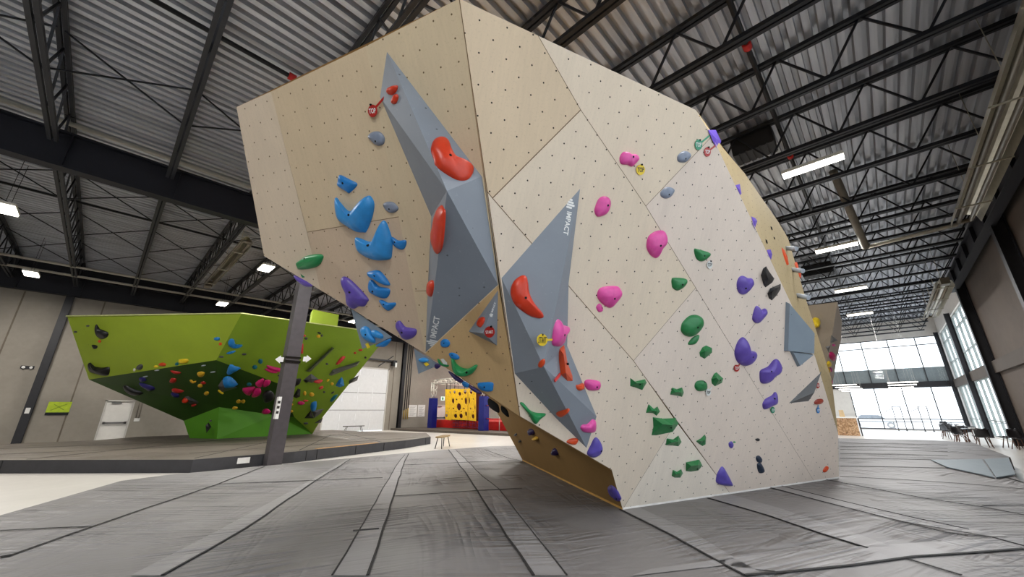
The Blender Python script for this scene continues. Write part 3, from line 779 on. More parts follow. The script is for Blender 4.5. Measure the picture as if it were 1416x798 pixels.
H(LF, 'l', [(490, 90), (505, 90), (530, 130), (570, 160), (620, 165), (665, 140), (685, 145), (665, 185), (630, 212), (580, 215), (530, 200), (500, 165)], 'leaf', 'long green banana-shaped hold on the amber panel', (612, 187), center=(575, 190), hk=.8)
H(LF, 'e', [(237, 605), (260, 597), (320, 597), (325, 625), (318, 645), (280, 645), (245, 630)], 'blue', 'blue drop-shaped hold on the lower edge of the amber panel', (278, 620))
# holds on the under edge
H(LF, 'w', [(740, 478), (765, 472), (785, 490), (765, 512), (742, 505)], 'darkpurple', 'dark purple knob under the steep edge beside the white-padded green hold')
H(LF, 'w', [(845, 532), (900, 562), (955, 600), (965, 618), (940, 622), (885, 585)], 'darkpurple', 'dark purple hold under the steep edge below the long green hold')
H(LF, 'w', [(952, 610), (985, 618), (1010, 640), (1000, 660), (962, 645)], 'blue', 'blue hold half hidden under the steep edge above the yellow panels')
H(LF, 'w', [(1005, 640), (1050, 660), (1105, 700), (1100, 712), (1050, 690), (1010, 662)], 'darkpurple', 'dark purple hold under the steep edge next to the hidden blue one')
H(DP, 'f', [(155, 50), (185, 65), (215, 92), (222, 135), (205, 135), (165, 108), (150, 75)], 'black', 'black hold on the top corner of the dark kick board, farther one', h=.04, mat=plain('matt_black', (9, 9, 10), .95))
H(DP, 'f', [(232, 95), (268, 120), (280, 165), (255, 150), (235, 125)], 'black', 'black hold on the top corner of the dark kick board, one closer to the prow', h=.04, mat=plain('matt_black', (9, 9, 10), .95))
# hanging volumes' holds
H(h6, 'c', [(550, 635), (575, 620), (600, 630), (622, 665), (645, 710), (635, 730), (590, 710), (560, 675)], 'skyblue', 'thick blue hold on the bigger hanging grey volume', (588, 672), hk=.7)
H(h6, 'c', [(620, 650), (650, 645), (685, 665), (700, 685), (690, 700), (650, 690), (628, 672)], 'skyblue', 'thinner blue hold on the bigger hanging grey volume', hk=.7)
H(h6, 'c', [(650, 745), (700, 715), (745, 700), (748, 715), (715, 750), (680, 752)], 'blue', 'blue hold under the bottom edge of the bigger hanging volume')
o = obj('route_marker', MB().prism([h6.on(PX('c', q), .01) for q in ((594, 728), (606, 723), (620, 752), (608, 757))], h6.n*.02), HM('yellow'), None, loc=h6.on(PX('c', (606, 740)))); tag(o, 'yellow tape tag at the tip of the bigger hanging volume', 'tag')
H(h7, 'l', [(255, 95), (275, 82), (310, 82), (332, 100), (315, 113), (270, 113)], 'skyblue', 'blue hold on the smaller hanging grey volume', hk=.6)
o = obj('route_marker', MB().prism([h7.on(PX('l', q), .01) for q in ((303, 118), (318, 112), (340, 128), (322, 136))], h7.n*.02), HM('yellow'), None, loc=h7.on(PX('l', (320, 124)))); tag(o, 'yellow tape tag beside the blue hold on the smaller hanging volume', 'tag')

# ------------------------------------------------------------------ holds on the spike volume
f1r = Plane(p1[6], p1[0], p1[7]); f1l = Plane(p1[2], p1[3], p1[7]); f1m = Plane(p1[3], p1[4], p1[7]); f1t = Plane(p1[0], p1[1], p1[7])
H(f1r, 'd', [(120, 70), (135, 30), (165, 18), (190, 30), (205, 70), (235, 120), (300, 150), (310, 170), (290, 205), (255, 213), (215, 200), (150, 155), (130, 110)], 'red', 'big orange-red banana hold high on the spike volume', (201, 110), center=(195, 130))
H(f1l, 'd', [(150, 330), (162, 345), (165, 380), (155, 500), (140, 540), (125, 540), (108, 480), (120, 420), (135, 360)], 'red', 'orange-red hold seen edge-on at the narrow waist of the spike volume', hk=.25)
H(f1m, 'd', [(100, 670), (118, 665), (120, 700), (110, 735), (97, 725)], 'red', 'small orange-red hold on the shaded edge of the spike volume', hk=.45)
H(f1t, 'a', [(840, 505), (850, 478), (872, 466), (897, 463), (893, 490), (868, 515)], 'red', 'small red-orange TOP hold at the tip of the spike, upper of a pair', hk=.7)
H(f1t, 'a', [(866, 555), (878, 520), (895, 510), (903, 525), (893, 558), (875, 565)], 'red', 'small red-orange hold at the tip of the spike, lower of a pair', hk=.7)
route_tag(LF, 'a', (767, 603), 25, 'darkred', 'TOP', False, 'red TOP tag strapped to the small hold at the spike tip', (846, 514), ry=34, ang=-8, eye=(757, 570), lift=.03)
# holds on the small pyramid
f3l = Plane(p3[0], p3[1], p3[3])
H(f3l, 'w', [(1068, 160), (1082, 118), (1108, 102), (1130, 112), (1122, 148), (1100, 180), (1080, 180)], 'red', 'small red hold on the pyramid volume with the red START tag')
route_tag(LF, 'w', (1172, 222), 40, 'darkred', 'START', False, 'red START tag on the small pyramid volume', (1110, 178), ry=44, eye=(1184, 180), ang=-3, lift=.15)
# ------------------------------------------------------------------ holds on the kite volume
H(n01, 'e', [(425, 100), (440, 40), (480, 5), (510, 5), (522, 40), (530, 100), (560, 160), (605, 215), (605, 237), (575, 240), (520, 220), (450, 165)], 'red', 'big orange-red horn hold on the kite volume', (507, 127), center=(495, 125))
H(n67, 'e', [(665, 330), (672, 285), (690, 250), (705, 250), (720, 275), (755, 290), (750, 310), (730, 330), (725, 370), (715, 393), (690, 398), (665, 385)], 'pink', 'pink knobbly hold beside the yellow START tag on the kite volume', (722, 333), center=(698, 330))
route_tag(n67, 'e', (598, 360), 29, 'yellow', 'START', True, 'yellow START tag strapped to the pink hold on the kite volume', (662, 358), ry=33, eye=(600, 331))
H(n56, 'e', [(690, 400), (722, 375), (740, 480), (770, 560), (772, 588), (740, 590), (700, 550), (690, 470)], 'orange', 'long orange brick hold under the pink knobbly hold', (742, 492), facet=[(716, 440), (728, 540)], hk=.45)
o = obj('route_marker', MB().bar(n56.on(PX('e', (666, 586)), .01), n56.on(PX('e', (697, 548)), .01), .03, .012, up=n56.n), HM('coral'), None, loc=n56.on(PX('e', (680, 566)))); tag(o, 'red strap dangling from the long orange brick hold', 'tag')
H(n12, 'e', [(572, 505), (580, 480), (605, 468), (608, 495), (590, 515)], 'orange', 'small orange hold on the shaded side of the kite volume, upper', hk=.7)
H(n34, 'f', [(570, 150), (590, 135), (645, 122), (652, 135), (620, 158), (590, 165)], 'orange', 'small orange hold on the shaded side of the kite volume, lower', hk=.7)
H(n56, 'e', [(790, 610), (805, 606), (828, 598), (832, 628), (812, 640), (795, 630)], 'orange', 'small orange hold touching a pink hold at the kite volume edge', hk=.7)
H(RF, 'e', [(835, 590), (860, 580), (915, 590), (925, 615), (910, 638), (860, 640), (838, 620)], 'pink', 'pink oblong hold at the edge of the kite volume', (900, 620))
H(n45b, 'f', [(728, 235), (740, 215), (765, 212), (782, 200), (800, 182), (820, 190), (822, 235), (810, 262), (750, 260)], 'pink', 'pink heart-shaped hold near the tip of the kite volume')
H(RF, 'f', [(768, 385), (790, 340), (810, 300), (830, 295), (855, 330), (862, 370), (840, 405), (805, 417), (775, 405)], 'violet', 'violet teardrop hold right below the tip of the kite volume', (848, 371))
H(RF, 'f', [(640, 315), (665, 298), (705, 298), (710, 315), (690, 335), (650, 328)], 'orange', 'orange flat hold on the lower edge beside the kite tip', hk=.6)
H(RF, 'f', [(355, 85), (375, 80), (410, 120), (450, 140), (515, 148), (480, 180), (455, 208), (435, 200), (400, 140)], 'leaf', 'green three-pointed hold on the strip below the kite volume', center=(445, 165), hk=.6)
H(DP, 'f', [(400, 240), (420, 245), (432, 270), (420, 278), (405, 262)], 'darkpurple', 'dark purple hold on the kick board beside the small yellow one', h=.10)
H(DP, 'f', [(425, 293), (440, 285), (457, 300), (440, 308)], 'gold', 'small yellow hold on the dark kick board', h=.08)
H(DP, 'f', [(545, 365), (560, 362), (578, 400), (550, 392)], 'darkpurple', 'dark purple hold in the middle of the kick board', h=.09)
H(DP, 'f', el(321, 273, 8, 8), 'black', 'upper of two tiny black holds on the kick board', h=.05)
H(DP, 'f', el(347, 313, 8, 7), 'black', 'lower of two tiny black holds on the kick board', h=.05)
H(DP, 'f', [(883, 600), (905, 585), (935, 610), (955, 650), (963, 672), (950, 685), (925, 662), (895, 635)], 'violet', 'violet hold at the lowest corner of the kick board near the mat', (940, 665), h=.05)

# ------------------------------------------------------------------ holds on the broad face
H(RF, 'g', [(232, 310), (250, 280), (275, 277), (295, 290), (325, 292), (342, 315), (325, 340), (300, 360), (275, 350), (240, 345)], 'pink', 'pink bean hold, topmost pink one, next to the yellow TOP tag', (303, 307))
route_tag(RF, 'g', (343, 378), 24, 'yellow', 'TOP', True, 'yellow TOP tag below the topmost pink hold', ry=29, eye=(350, 350))
H(RF, 'g', [(552, 300), (580, 275), (610, 278), (627, 300), (605, 330), (580, 338), (553, 330)], 'grey', 'grey knob hold close to the green TOP tag', (592, 317))
H(RF, 'g', [(458, 500), (485, 475), (515, 475), (535, 492), (515, 525), (485, 537), (460, 525)], 'grey', 'grey knob hold straddling a panel joint, lower of two', (500, 515))
H(RF, 'g', [(95, 590), (115, 540), (145, 523), (175, 535), (183, 570), (170, 610), (145, 630), (110, 637), (95, 615)], 'pink', 'pink egg-shaped hold right of the kite volume tip', (163, 575))
H(RF, 'h', [(427, 75), (440, 30), (480, 0), (530, -5), (552, 30), (550, 75), (520, 110), (500, 155), (480, 165), (450, 145), (430, 110)], 'pink', 'large pink teardrop hold on a diagonal panel joint', (505, 88))
H(RF, 'h', [(122, 390), (135, 355), (170, 340), (240, 337), (265, 355), (275, 390), (240, 440), (205, 472), (165, 455), (130, 420)], 'pink', 'large pink round hold with a tiny pink foothold below', (222, 413))
H(RF, 'h', [(110, 465), (130, 443), (150, 465), (150, 490), (125, 495)], 'pink', 'tiny pink foothold touching the large pink round hold', (145, 470))
H(RF, 'h', [(716, 110), (735, 108), (815, 135), (800, 165), (765, 185), (735, 175), (720, 145)], 'green', 'green half-moon hold with a clear tag under it, topmost green', (773, 150))
route_tag(RF, 'h', (805, 205), 17, 'white', 'TOP', True, 'clear white tag beneath the topmost green hold', ry=24, eye=(812, 183))
H(RF, 'h', [(577, 300), (590, 285), (660, 290), (673, 310), (650, 345), (615, 365), (585, 350), (578, 325)], 'green', 'green half-moon hold on its own near a joint crossing', (638, 327))
H(RF, 'h', [(640, 590), (650, 560), (690, 522), (735, 515), (770, 535), (775, 580), (740, 630), (700, 650), (660, 640), (640, 615)], 'green', 'biggest round green hold on the broad face', (732, 590))
H(RF, 'h', [(675, 690), (700, 655), (740, 635), (742, 655), (720, 690), (690, 698)], 'green', 'thin green edge hold touching the biggest green hold')
H(RF, 'h', [(740, 745), (760, 710), (785, 697), (825, 715), (825, 745), (775, 787), (745, 770)], 'green', 'green block hold below the biggest green hold', facet=[(778, 735)], hk=.6)
H(RF, 'j', [(182, 680), (195, 640), (220, 628), (250, 642), (275, 645), (285, 675), (270, 700), (240, 735), (215, 745), (190, 725)], 'purple', 'purple eared hold, topmost of the purple column, near the black pair', (230, 705))
H(RF, 'k', [(170, 150), (185, 100), (200, 95), (215, 115), (240, 108), (248, 130), (235, 155), (210, 185), (190, 190), (172, 175)], 'purple', 'purple eared hold, second of the purple column')
H(RF, 'k', [(77, 340), (95, 290), (120, 268), (140, 285), (155, 335), (190, 350), (192, 380), (165, 415), (130, 428), (95, 410), (78, 375)], 'purple', 'big purple boot-shaped hold with a red tag below it', (165, 375))
H(RF, 'k', [(213, 480), (220, 450), (260, 430), (290, 395), (315, 392), (333, 430), (320, 465), (280, 490), (250, 523), (220, 520)], 'purple', 'purple oblong hold with a scooped front beside the boot-shaped one', (268, 455))
H(RF, 'k', [(225, 640), (240, 610), (275, 590), (295, 570), (305, 585), (303, 630), (270, 650), (235, 667)], 'purple', 'purple hold with a teal tag, lowest of the purple column', (287, 605))
route_tag(RF, 'k', (275, 667), 12, 'jade', 'TOP', False, 'teal tag hanging from the lowest hold of the purple column', ry=17)
route_tag(RF, 'k', (75, 436), 15, 'darkred', 'TOP', False, 'red tag hanging from the big boot-shaped purple hold', (92, 414), ry=19)
H(RF, 'j', [(320, 625), (335, 580), (355, 565), (375, 600), (408, 645), (395, 670), (350, 703), (338, 690)], 'black', 'black faceted hold, upper of a pair near the end facet', facet=[(355, 620), (365, 645)], hk=.6)
H(RF, 'j', [(360, 735), (375, 705), (410, 690), (445, 675), (445, 710), (420, 750), (390, 783), (370, 770)], 'black', 'black ridged hold, lower of a pair near the end facet', facet=[(390, 725), (425, 700)], hk=.6)
GF = 'green faceted rock hold '
H(RF, 'i', [(118, 160), (145, 180), (200, 168), (210, 188), (185, 230), (145, 215), (118, 208)], 'green', GF+'farthest toward the kite volume', (172, 195), facet=[(155, 190), (188, 190)], hk=.6)
H(RF, 'i', [(340, 212), (365, 220), (395, 210), (405, 240), (395, 265), (365, 258), (328, 252)], 'green', GF+'halfway between the joint and the clear-tagged pair', facet=[(358, 236), (385, 238)], hk=.6)
H(RF, 'i', [(215, 298), (245, 325), (265, 310), (280, 340), (260, 365), (240, 350), (200, 348)], 'green', GF+'sitting right on top of the largest faceted one', facet=[(232, 332), (258, 338)], hk=.6)
H(RF, 'i', [(237, 367), (290, 375), (362, 372), (376, 405), (345, 450), (260, 468), (230, 468), (240, 420)], 'green', 'largest green faceted rock hold', (335, 423), facet=[(290, 405), (340, 410)], hk=.55)
H(RF, 'i', [(310, 480), (345, 485), (375, 463), (393, 500), (375, 525), (340, 520), (305, 518)], 'green', GF+'right below the largest faceted one', facet=[(338, 502), (370, 496)], hk=.6)
H(RF, 'i', [(463, 495), (490, 480), (513, 457), (522, 475), (518, 515), (500, 525), (485, 515)], 'green', GF+'with a curved tip on the diagonal joint', facet=[(495, 494), (510, 490)], hk=.6)
H(RF, 'i', [(412, 605), (440, 600), (485, 590), (503, 625), (480, 652), (440, 658), (412, 655)], 'green', GF+'on the pale foot panel, bigger of two', (473, 640), facet=[(440, 625), (475, 620)], hk=.6)
H(RF, 'i', [(343, 645), (365, 655), (390, 640), (400, 665), (385, 690), (355, 690), (337, 680)], 'green', GF+'on the pale foot panel, smaller of two', facet=[(360, 668), (382, 665)], hk=.6)
H(RF, 'i', [(465, 195), (480, 180), (510, 178), (528, 195), (525, 225), (485, 235), (465, 218)], 'green', 'green rounded block hold over the clear tag', (512, 185))
H(RF, 'i', [(545, 170), (560, 140), (575, 130), (612, 165), (605, 190), (565, 210), (548, 195)], 'green', 'green pointed block hold beside the one over the clear tag', (592, 175), facet=[(575, 162), (585, 175)], hk=.6)
route_tag(RF, 'i', (530, 238), 13, 'white', 'TOP', True, 'clear white tag between the two small green blocks', (548, 210), ry=19)
H(RF, 'i', [(580, 690), (590, 660), (610, 633), (630, 655), (660, 715), (662, 733), (620, 732), (582, 720)], 'violet', 'violet shark-fin hold just above the mat', center=(615, 698))
H(RF, 'i', [(640, 505), (655, 497), (665, 515), (655, 533), (642, 525)], 'violet', 'tiny violet foothold above the shark-fin hold')
H(RF, 'i', el(791, 488, 12, 7), 'black', 'tiny black foothold above the dark blue pair')
H(RF, 'i', [(783, 580), (800, 572), (815, 590), (812, 608), (790, 605)], 'slate', 'dark slate foothold, upper of a touching pair')
H(RF, 'i', [(790, 620), (808, 610), (825, 640), (825, 660), (800, 663)], 'slate', 'dark slate foothold, lower of a touching pair')
H(RF, 't', [(868, 140), (875, 130), (882, 130), (878, 142), (870, 146)], 'orange', 'little orange foothold near the bottom corner of the broad face', hk=.5)
H(RF, 'i', el(668, 500, 7, 4), 'leaf', 'tiny green stub beside the tiny violet foothold')
H(RF, 'k', [(507, 625), (520, 610), (550, 607), (556, 622), (540, 634), (512, 637)], 'dustyred', 'dusty red hold with a blue tag near the far edge')
route_tag(RF, 'k', (525, 668), 9, 'blue', 'TOP', False, 'blue tag hanging from the dusty red hold', (524, 640), ry=17)
route_tag(RF, 'k', (524, 532), 9, 'darkred', 'TOP', False, 'red tag at the tip of the dark slanted triangle volume', ry=14)
route_tag(RF, 'g', (663, 240), 20, 'jade', 'TOP', False, 'green TOP tag strapped under the topmost purple triangle', (722, 190), ry=29, eye=(671, 214))
route_tag(RF, 'g', (712, 279), 18, 'darkred', 'TOP', False, 'dark red TOP tag just below the green TOP tag', (755, 245), ry=26, eye=(719, 254))
# end facet
FT = 'purple triangular plate '
def plate(pts, cr, lab, ck='purple', k=.55): H(SF, cr, pts, ck, lab, facet=[(sum(p[0] for p in pts)/len(pts), sum(p[1] for p in pts)/len(pts))], h=.015, mat=plain('matt_'+ck, HC[ck], .9))
plate([(717, 157), (760, 157), (790, 220), (770, 265), (745, 220)], 'g', FT+'at the top of the end facet by the TOP tags')
plate([(158, 60), (195, 50), (210, 130), (200, 147), (175, 100)], 'j', FT+'second from the top of the end facet')
plate([(255, 250), (290, 265), (307, 290), (290, 345), (270, 305)], 'j', FT+'third from the top of the end facet')
plate([(350, 458), (385, 455), (398, 495), (388, 545), (365, 505)], 'j', FT+'lowest on the end facet above the black pair')
plate([(378, 318), (390, 322), (397, 345), (393, 355), (382, 340)], 'j', 'small black chip highest on the end facet', 'black')
plate([(347, 395), (362, 405), (368, 430), (360, 437), (350, 420)], 'j', 'small black chip above the lowest purple plate', 'black')
plate([(397, 383), (408, 388), (412, 408), (403, 404)], 'j', 'tiny black chip between the small black chips and orange plate', 'black')
plate([(440, 430), (465, 455), (490, 510), (503, 575), (485, 585), (465, 530), (445, 465)], 'j', 'long orange plate on the end facet with grey pegs', 'orange')
plate([(515, 535), (545, 545), (555, 580), (570, 600), (568, 645), (550, 620), (535, 580)], 'j', 'orange plate at the outer edge of the end facet', 'orange')
for (a, b, lab) in (((475, 458), (442, 498), 'grey peg hold on the end facet, topmost of three'), ((512, 590), (475, 628), 'grey peg hold on the end facet, middle of three'), ((542, 748), (505, 782), 'grey peg hold on the end facet, lowest of three')):
    pa = SF.on(PX('j', a)); pb = pa+SF.n*.16+V((-.1, 0, -.10))
    tag(obj('climbing_hold', MB().tube(pa, pb, .042, 12), HM('lightgrey'), None, loc=pa), lab, 'hold')

# ================================================================== MATS
ZM = .33
def fl(q, z=ZM): return at(q, 2, z)
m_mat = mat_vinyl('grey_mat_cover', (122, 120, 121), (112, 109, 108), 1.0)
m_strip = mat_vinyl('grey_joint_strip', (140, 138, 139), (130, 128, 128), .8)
m_gap = plain('mat_gap_dark', (30, 29, 30), .8)  # even dark tone for the seam lines between mat covers
m_side = plain('charcoal_mat_side', (52, 52, 56), .6)
mats = thing('crash_mat', 'wide grey vinyl crash mat floor around the tall plywood wall', 'mat', (5, 0, 0))
edge = [(-9, 1.5), (-3.2, 4.3), (-.55, 8.45), (.63, 10.82), (1.3, 11.09), (3.16, 11.16), (5.11, 11.19), (8.06, 11.27), (10.45, 11.0), (13.5, 9.0), (14.5, 4.0), (24.9, 3.4), (24.9, 2.0), (26.0, -1.1), (25.4, -2.2), (18.3, -2.2), (16.0, -1.6), (12.06, -1.5), (9, -2.6), (4, -4.1), (-9, -4.1)]
n = len(edge); mb = MB()
mb.add([(x, y, 0) for x, y in edge]+[(x, y, ZM) for x, y in edge], [[n+i for i in range(n)]])
mb.add([(x, y, 0) for x, y in edge]+[(x, y, ZM) for x, y in edge], [(i, (i+1) % n, n+(i+1) % n, n+i) for i in range(n)], 1)
obj('mat_pad', mb, [m_mat, m_side], mats)
def ribbon(l, r, z=.006):
    """flat cover strip between two photographed edges"""
    L = [fl(q)+V((0, 0, z)) for q in l]; R = [fl(q)+V((0, 0, z)) for q in r]
    mb = MB()
    for i in range(len(L)-1): mb.add([L[i], L[i+1], R[i+1], R[i]], [(0, 1, 2, 3)])
    obj('joint_strip', mb, m_strip, mats)
def gap(pts, w=.022, z=.010):
    mb = MB(); P = [fl(q)+V((0, 0, z)) for q in pts]
    Q = []
    for a, b in zip(P[:-1], P[1:]):
        k = max(1, int((b-a).length/.5)); rr = random.Random(int(a.x*100))
        for i in range(k):
            c = a.lerp(b, i/k)
            if i: d = (b-a).normalized(); c += V((-d.y, d.x, 0))*rr.uniform(-.012, .012)
            Q.append(c)
    Q.append(P[-1])
    for a, b in zip(Q[:-1], Q[1:]): mb.bar(a, b, w, .004)
    obj('joint_gap', mb, m_gap, mats)
ribbon([(180, 797), (300, 735), (427, 666), (478, 636)], [(226, 797), (340, 731), (436, 666), (486, 636)])
gap([(224, 797), (340, 731), (435, 666), (484, 636)])
ribbon([(459, 797), (512, 707), (549, 643), (560, 629)], [(508, 797), (530, 730), (544, 687), (558, 643), (565, 628)])
gap([(459, 797), (512, 707), (549, 643), (560, 629)], .014); gap([(508, 797), (530, 730), (544, 687), (558, 643), (565, 628)])
ribbon([(620, 622), (649, 662), (660, 679), (700, 742), (738, 797)], [(630, 622), (668, 660), (690, 677), (720, 710), (784, 797)])
gap([(620, 622), (649, 662), (660, 679), (700, 742), (738, 797)]); gap([(630, 622), (668, 660), (690, 677), (784, 797)], .012)
gap([(0, 735), (76, 731), (130, 729)]); gap([(0, 772), (15, 769), (160, 718), (300, 670.5), (366, 645.5)])
gap([(300, 670), (410, 666), (529, 661)]); gap([(488, 735), (524, 732)], .03); gap([(544, 687), (620, 682), (661, 679), (722, 676)]); gap([(558, 643.5), (640, 640), (718, 637)])
gap([(670, 622), (706, 635), (720, 637)], .016)
gap([(0, 772), (15, 769)], .05)
ribbon([(862, 706), (930, 740), (1003, 782), (1030, 797)], [(885, 703), (955, 735), (1022, 776), (1060, 797)])
gap([(857, 705), (930, 742), (1003, 783), (1030, 797)])
ribbon([(978, 689), (1060, 713), (1130, 737), (1195, 757)], [(1010, 684), (1080, 704), (1160, 730), (1236, 757)])
gap([(978, 689), (1060, 713), (1130, 737), (1200, 759)])
ribbon([(1062, 674), (1140, 694), (1250, 722), (1372, 743)], [(1078, 672), (1150, 690), (1260, 716), (1395, 742)])
gap([(1062, 674), (1140, 695), (1250, 723), (1310, 738), (1372, 744), (1416, 756)]); gap([(1078, 672), (1150, 690), (1260, 716), (1340, 733)], .012)
gap([(1138, 663), (1200, 675), (1280, 690), (1360, 702), (1416, 713)]); gap([(1162, 659.5), (1250, 664), (1340, 670), (1416, 677)]); gap([(1359, 700), (1416, 699)], .02)
ribbon([(870, 798), (1000, 783), (1082, 792), (1180, 782), (1264, 771), (1340, 766), (1416, 760)], [(900, 788), (1010, 772), (1100, 763), (1180, 757), (1260, 752), (1330, 748), (1416, 743)])
gap([(1030, 797), (1082, 793), (1180, 783), (1264, 771), (1340, 766), (1416, 760)], .03)
gap([(1255, 774), (1300, 788), (1330, 797)])
for y0 in (645, 634, 627.5, 622, 617.5, 613): gap([(1162, y0), (1240, y0+1.2), (1310, y0+3.0)], .05)
gap([(1310, 648), (1390, 660), (1416, 668)], .04)
# a lighter pad laid at the edge
pad = thing('folding_pad', 'pale blue-grey pad at the outer corner of the crash mat', 'mat', fl((1350, 645), ZM))
m_pad = plain('pale_pad_vinyl', (118, 130, 138), .5, 0, .06)
A0, B0, C0, D0, E0 = fl((1288, 637), .345), fl((1358, 636), .345), fl((1376, 661.5), .345), fl((1352, 656), .345), fl((1310, 647), .345)
obj('pad_half', MB().prism([A0, B0, C0, D0, E0], (0, 0, .02)), m_pad, pad)
A1, B1, C1 = fl((1361, 636), .345), fl((1395, 634), .345), fl((1405, 657), .345); D1 = fl((1378, 661.5), .345)
obj('pad_half', MB().prism([A1, B1, C1, D1], (0, 0, .02)), m_pad, pad)

# the mat under the green wall
gm = thing('crash_mat', 'raised dark-sided crash mat under the green bouldering wall', 'mat', (4, 15, 0))
eg = [(-9.5, 26.2), (-1.38, 17.48), (2.12, 13.95), (3.74, 14.1), (4.74, 14.22), (9.83, 15.91), (11.92, 17.0), (13.7, 20.0), (12.2, 23.4), (11.4, 27.8), (1.75, 27.8), (.3, 25.9), (-2.4, 25.6), (-9.5, 28)]
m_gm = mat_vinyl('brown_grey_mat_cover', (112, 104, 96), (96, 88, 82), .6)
n = len(eg); mb = MB()
mb.add([(x, y, 0) for x, y in eg]+[(x, y, ZM) for x, y in eg], [[n+i for i in range(n)]])
mb.add([(x, y, 0) for x, y in eg]+[(x, y, ZM) for x, y in eg], [(i, (i+1) % n, n+(i+1) % n, n+i) for i in range(n)], 1)
obj('mat_pad', mb, [m_gm, m_side], gm)
mb = MB()
for a, b in (((-1.0, 17.3), (6, 24)), ((2.2, 14.3), (7, 22)), ((5, 14.6), (9, 22)), ((8.6, 15.8), (10.5, 24)), ((-3, 20), (9.5, 18)), ((-4, 23), (11, 20.6)), ((2.3, 16), (11.5, 17.2))):
    mb.bar((a[0], a[1], ZM+.004), (b[0], b[1], ZM+.004), .03, .004)
obj('joint_gap', mb, m_gap, gm)
mb = MB()
for q in ((90, 638), (405, 631), (430, 630), (497, 624.5), (540, 620), (567, 611), (589, 606)):
    b = at(q, 2, .12); best = None
    for i in range(n):
        a, c = V((*eg[i], 0)), V((*eg[(i+1) % n], 0)); d = (c-a); t = max(0, min(1, (V((b.x, b.y, 0))-a).dot(d)/d.length_squared)); p = a+d*t
        if best is None or (p-V((b.x, b.y, 0))).length < best[0]: best = ((p-V((b.x, b.y, 0))).length, p, d.normalized())
    p, d = best[1], best[2]; nn = V((d.y, -d.x, 0))
    if nn.dot(-p) < 0: nn = -nn
    mb.bar(p+nn*.004+V((0, 0, .01)), p+nn*.004+V((0, 0, ZM-.01)), .02, .012)
obj('side_seam', mb, m_gap, gm)
a, b = V((5.6, 14.50, ZM+.006)), V((8.3, 15.38, ZM+.006))
obj('bare_foam_edge', MB().bar(a+V((-.05, .12, 0)), b+V((-.05, .12, 0)), .16, .01), plain('tan_foam', (196, 150, 96), .8), gm)
d_ = (V((3.74, 14.1, 0))-V((2.12, 13.95, 0))).normalized(); nn = V((d_.y, -d_.x, 0)); c_ = V((3.32, 14.06, .2))+nn*.02
obj('paper_label', MB().bar(c_-d_*.16, c_+d_*.16, .004, .16), plain('paper_white', (226, 226, 224), .7, 0, .03), gm)

# ================================================================== THE GREEN WALL
ZT = 5.4
def green(name, rgb):
    s = NT(name); c = lin(rgb); vec = s.coord()
    base = s.ramp(s.noise(vec, .8, 4), [(.3, mul(c, .93)), (.7, mul(c, 1.05))])
    v = s.n('ShaderNodeTexVoronoi', feature='F1'); v.inputs['Scale'].default_value = 3.4; s.l(vec, v.inputs['Vector'])
    base = s.mix(s.math('LESS_THAN', v.outputs['Distance'], .05), base, mul(c, .62))
    s.col(base); s.set('Roughness', .6); return s.m
mg = green('lime_wall_paint', (152, 176, 46)); mg2 = green('lime_wall_paint_base', (84, 148, 26)); mg3 = green('lime_wall_paint_roof_shade', (44, 78, 14)); mgr = green('lime_wall_paint_face', (126, 158, 36))  # roof green darkened to hold its shade; outer face a little darker too
T2, TL, TR, E4 = at((334, 434), 2, ZT), at((93, 438), 2, ZT), at((500, 457), 2, ZT), at((432, 600), 2, ZM)
UR = Plane(T2, TR, E4); M_ = UR.on((299, 498)); UL = Plane(TL, T2, M_); L2 = UL.on((123, 525)); D2, D3 = UR.on((389, 532)), UR.on((407, 577))
E1, E2, E3 = UR.on((523, 480)), UR.on((482, 532)), UR.on((446, 577))
bL, bM = at((262, 606), 2, ZM), at((300, 607), 2, ZM)
N1 = at((254, 582), 1, bL.y+.5); N2 = at((303, 563), 1, bM.y+.3); N3 = at((380, 574), 1, N2.y+.1); D3b = at((407, 577), 1, N2.y+.15)
DU = Plane(L2, M_, N2); BB = Plane(N2, N3, bM)
gw = thing('bouldering_wall', 'lime green overhanging bouldering wall with a dark shaded underside', 'climbing wall', tuple(bM))
def gpan(faces, mat, lab=None):
    o = obj('panel', MB().add([p for f in faces for p in f], [tuple(range(sum(map(len, faces[:i])), sum(map(len, faces[:i+1])))) for i in range(len(faces))]), mat, gw, fix=False)
    if lab: o['label'] = lab
    return o
gpan([[TL, T2, M_, L2]], mg); gpan([[T2, TR, E1, E2, E3, E4, D3, D2, M_]], mgr)
gpan([[L2, M_, N2], [L2, N2, N1], [M_, D2, N2], [D2, N3, N2], [D2, D3, N3]], mg3, 'green roof panel with shade in its colour')
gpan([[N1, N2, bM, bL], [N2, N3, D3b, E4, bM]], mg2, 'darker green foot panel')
bkp = V((6, 27.5, ZM)); bk2 = V((4, 27.5, ZT-.05)); bk3 = EYE+(L2-EYE)*1.18+V((.6, 0, .35)); bk4 = V((10.2, 26.8, ZT-.3))
gpan([[TL, bk3, bk2, T2], [T2, bk2, bk4, TR], [L2, bk3, TL], [L2, N1, bk3], [N1, bL, bkp, bk3], [bk3, bkp, bk2], [E4, E3, bkp], [E3, E2, bk4, bkp], [E2, E1, TR, bk4], [bk2, bkp, bk4]], plain('raw_framing', (70, 62, 52), .8), 'unpainted dark back')
mb = MB(); mb.bar(TL+V((0, 0, .02)), T2+V((0, 0, .02)), .12, .04); mb.bar(T2+V((0, 0, .02)), TR+V((0, 0, .02)), .12, .04)
obj('top_edge', mb, plain('pale_green_edge', (196, 204, 140), .6), gw)
tb0, tb1 = at((430, 448), 2, ZT), at((467, 452), 2, ZT)
dd = (tb1-tb0).normalized(); up_ = V((0, 0, 1)); bkd = V((-dd.y, dd.x, 0))
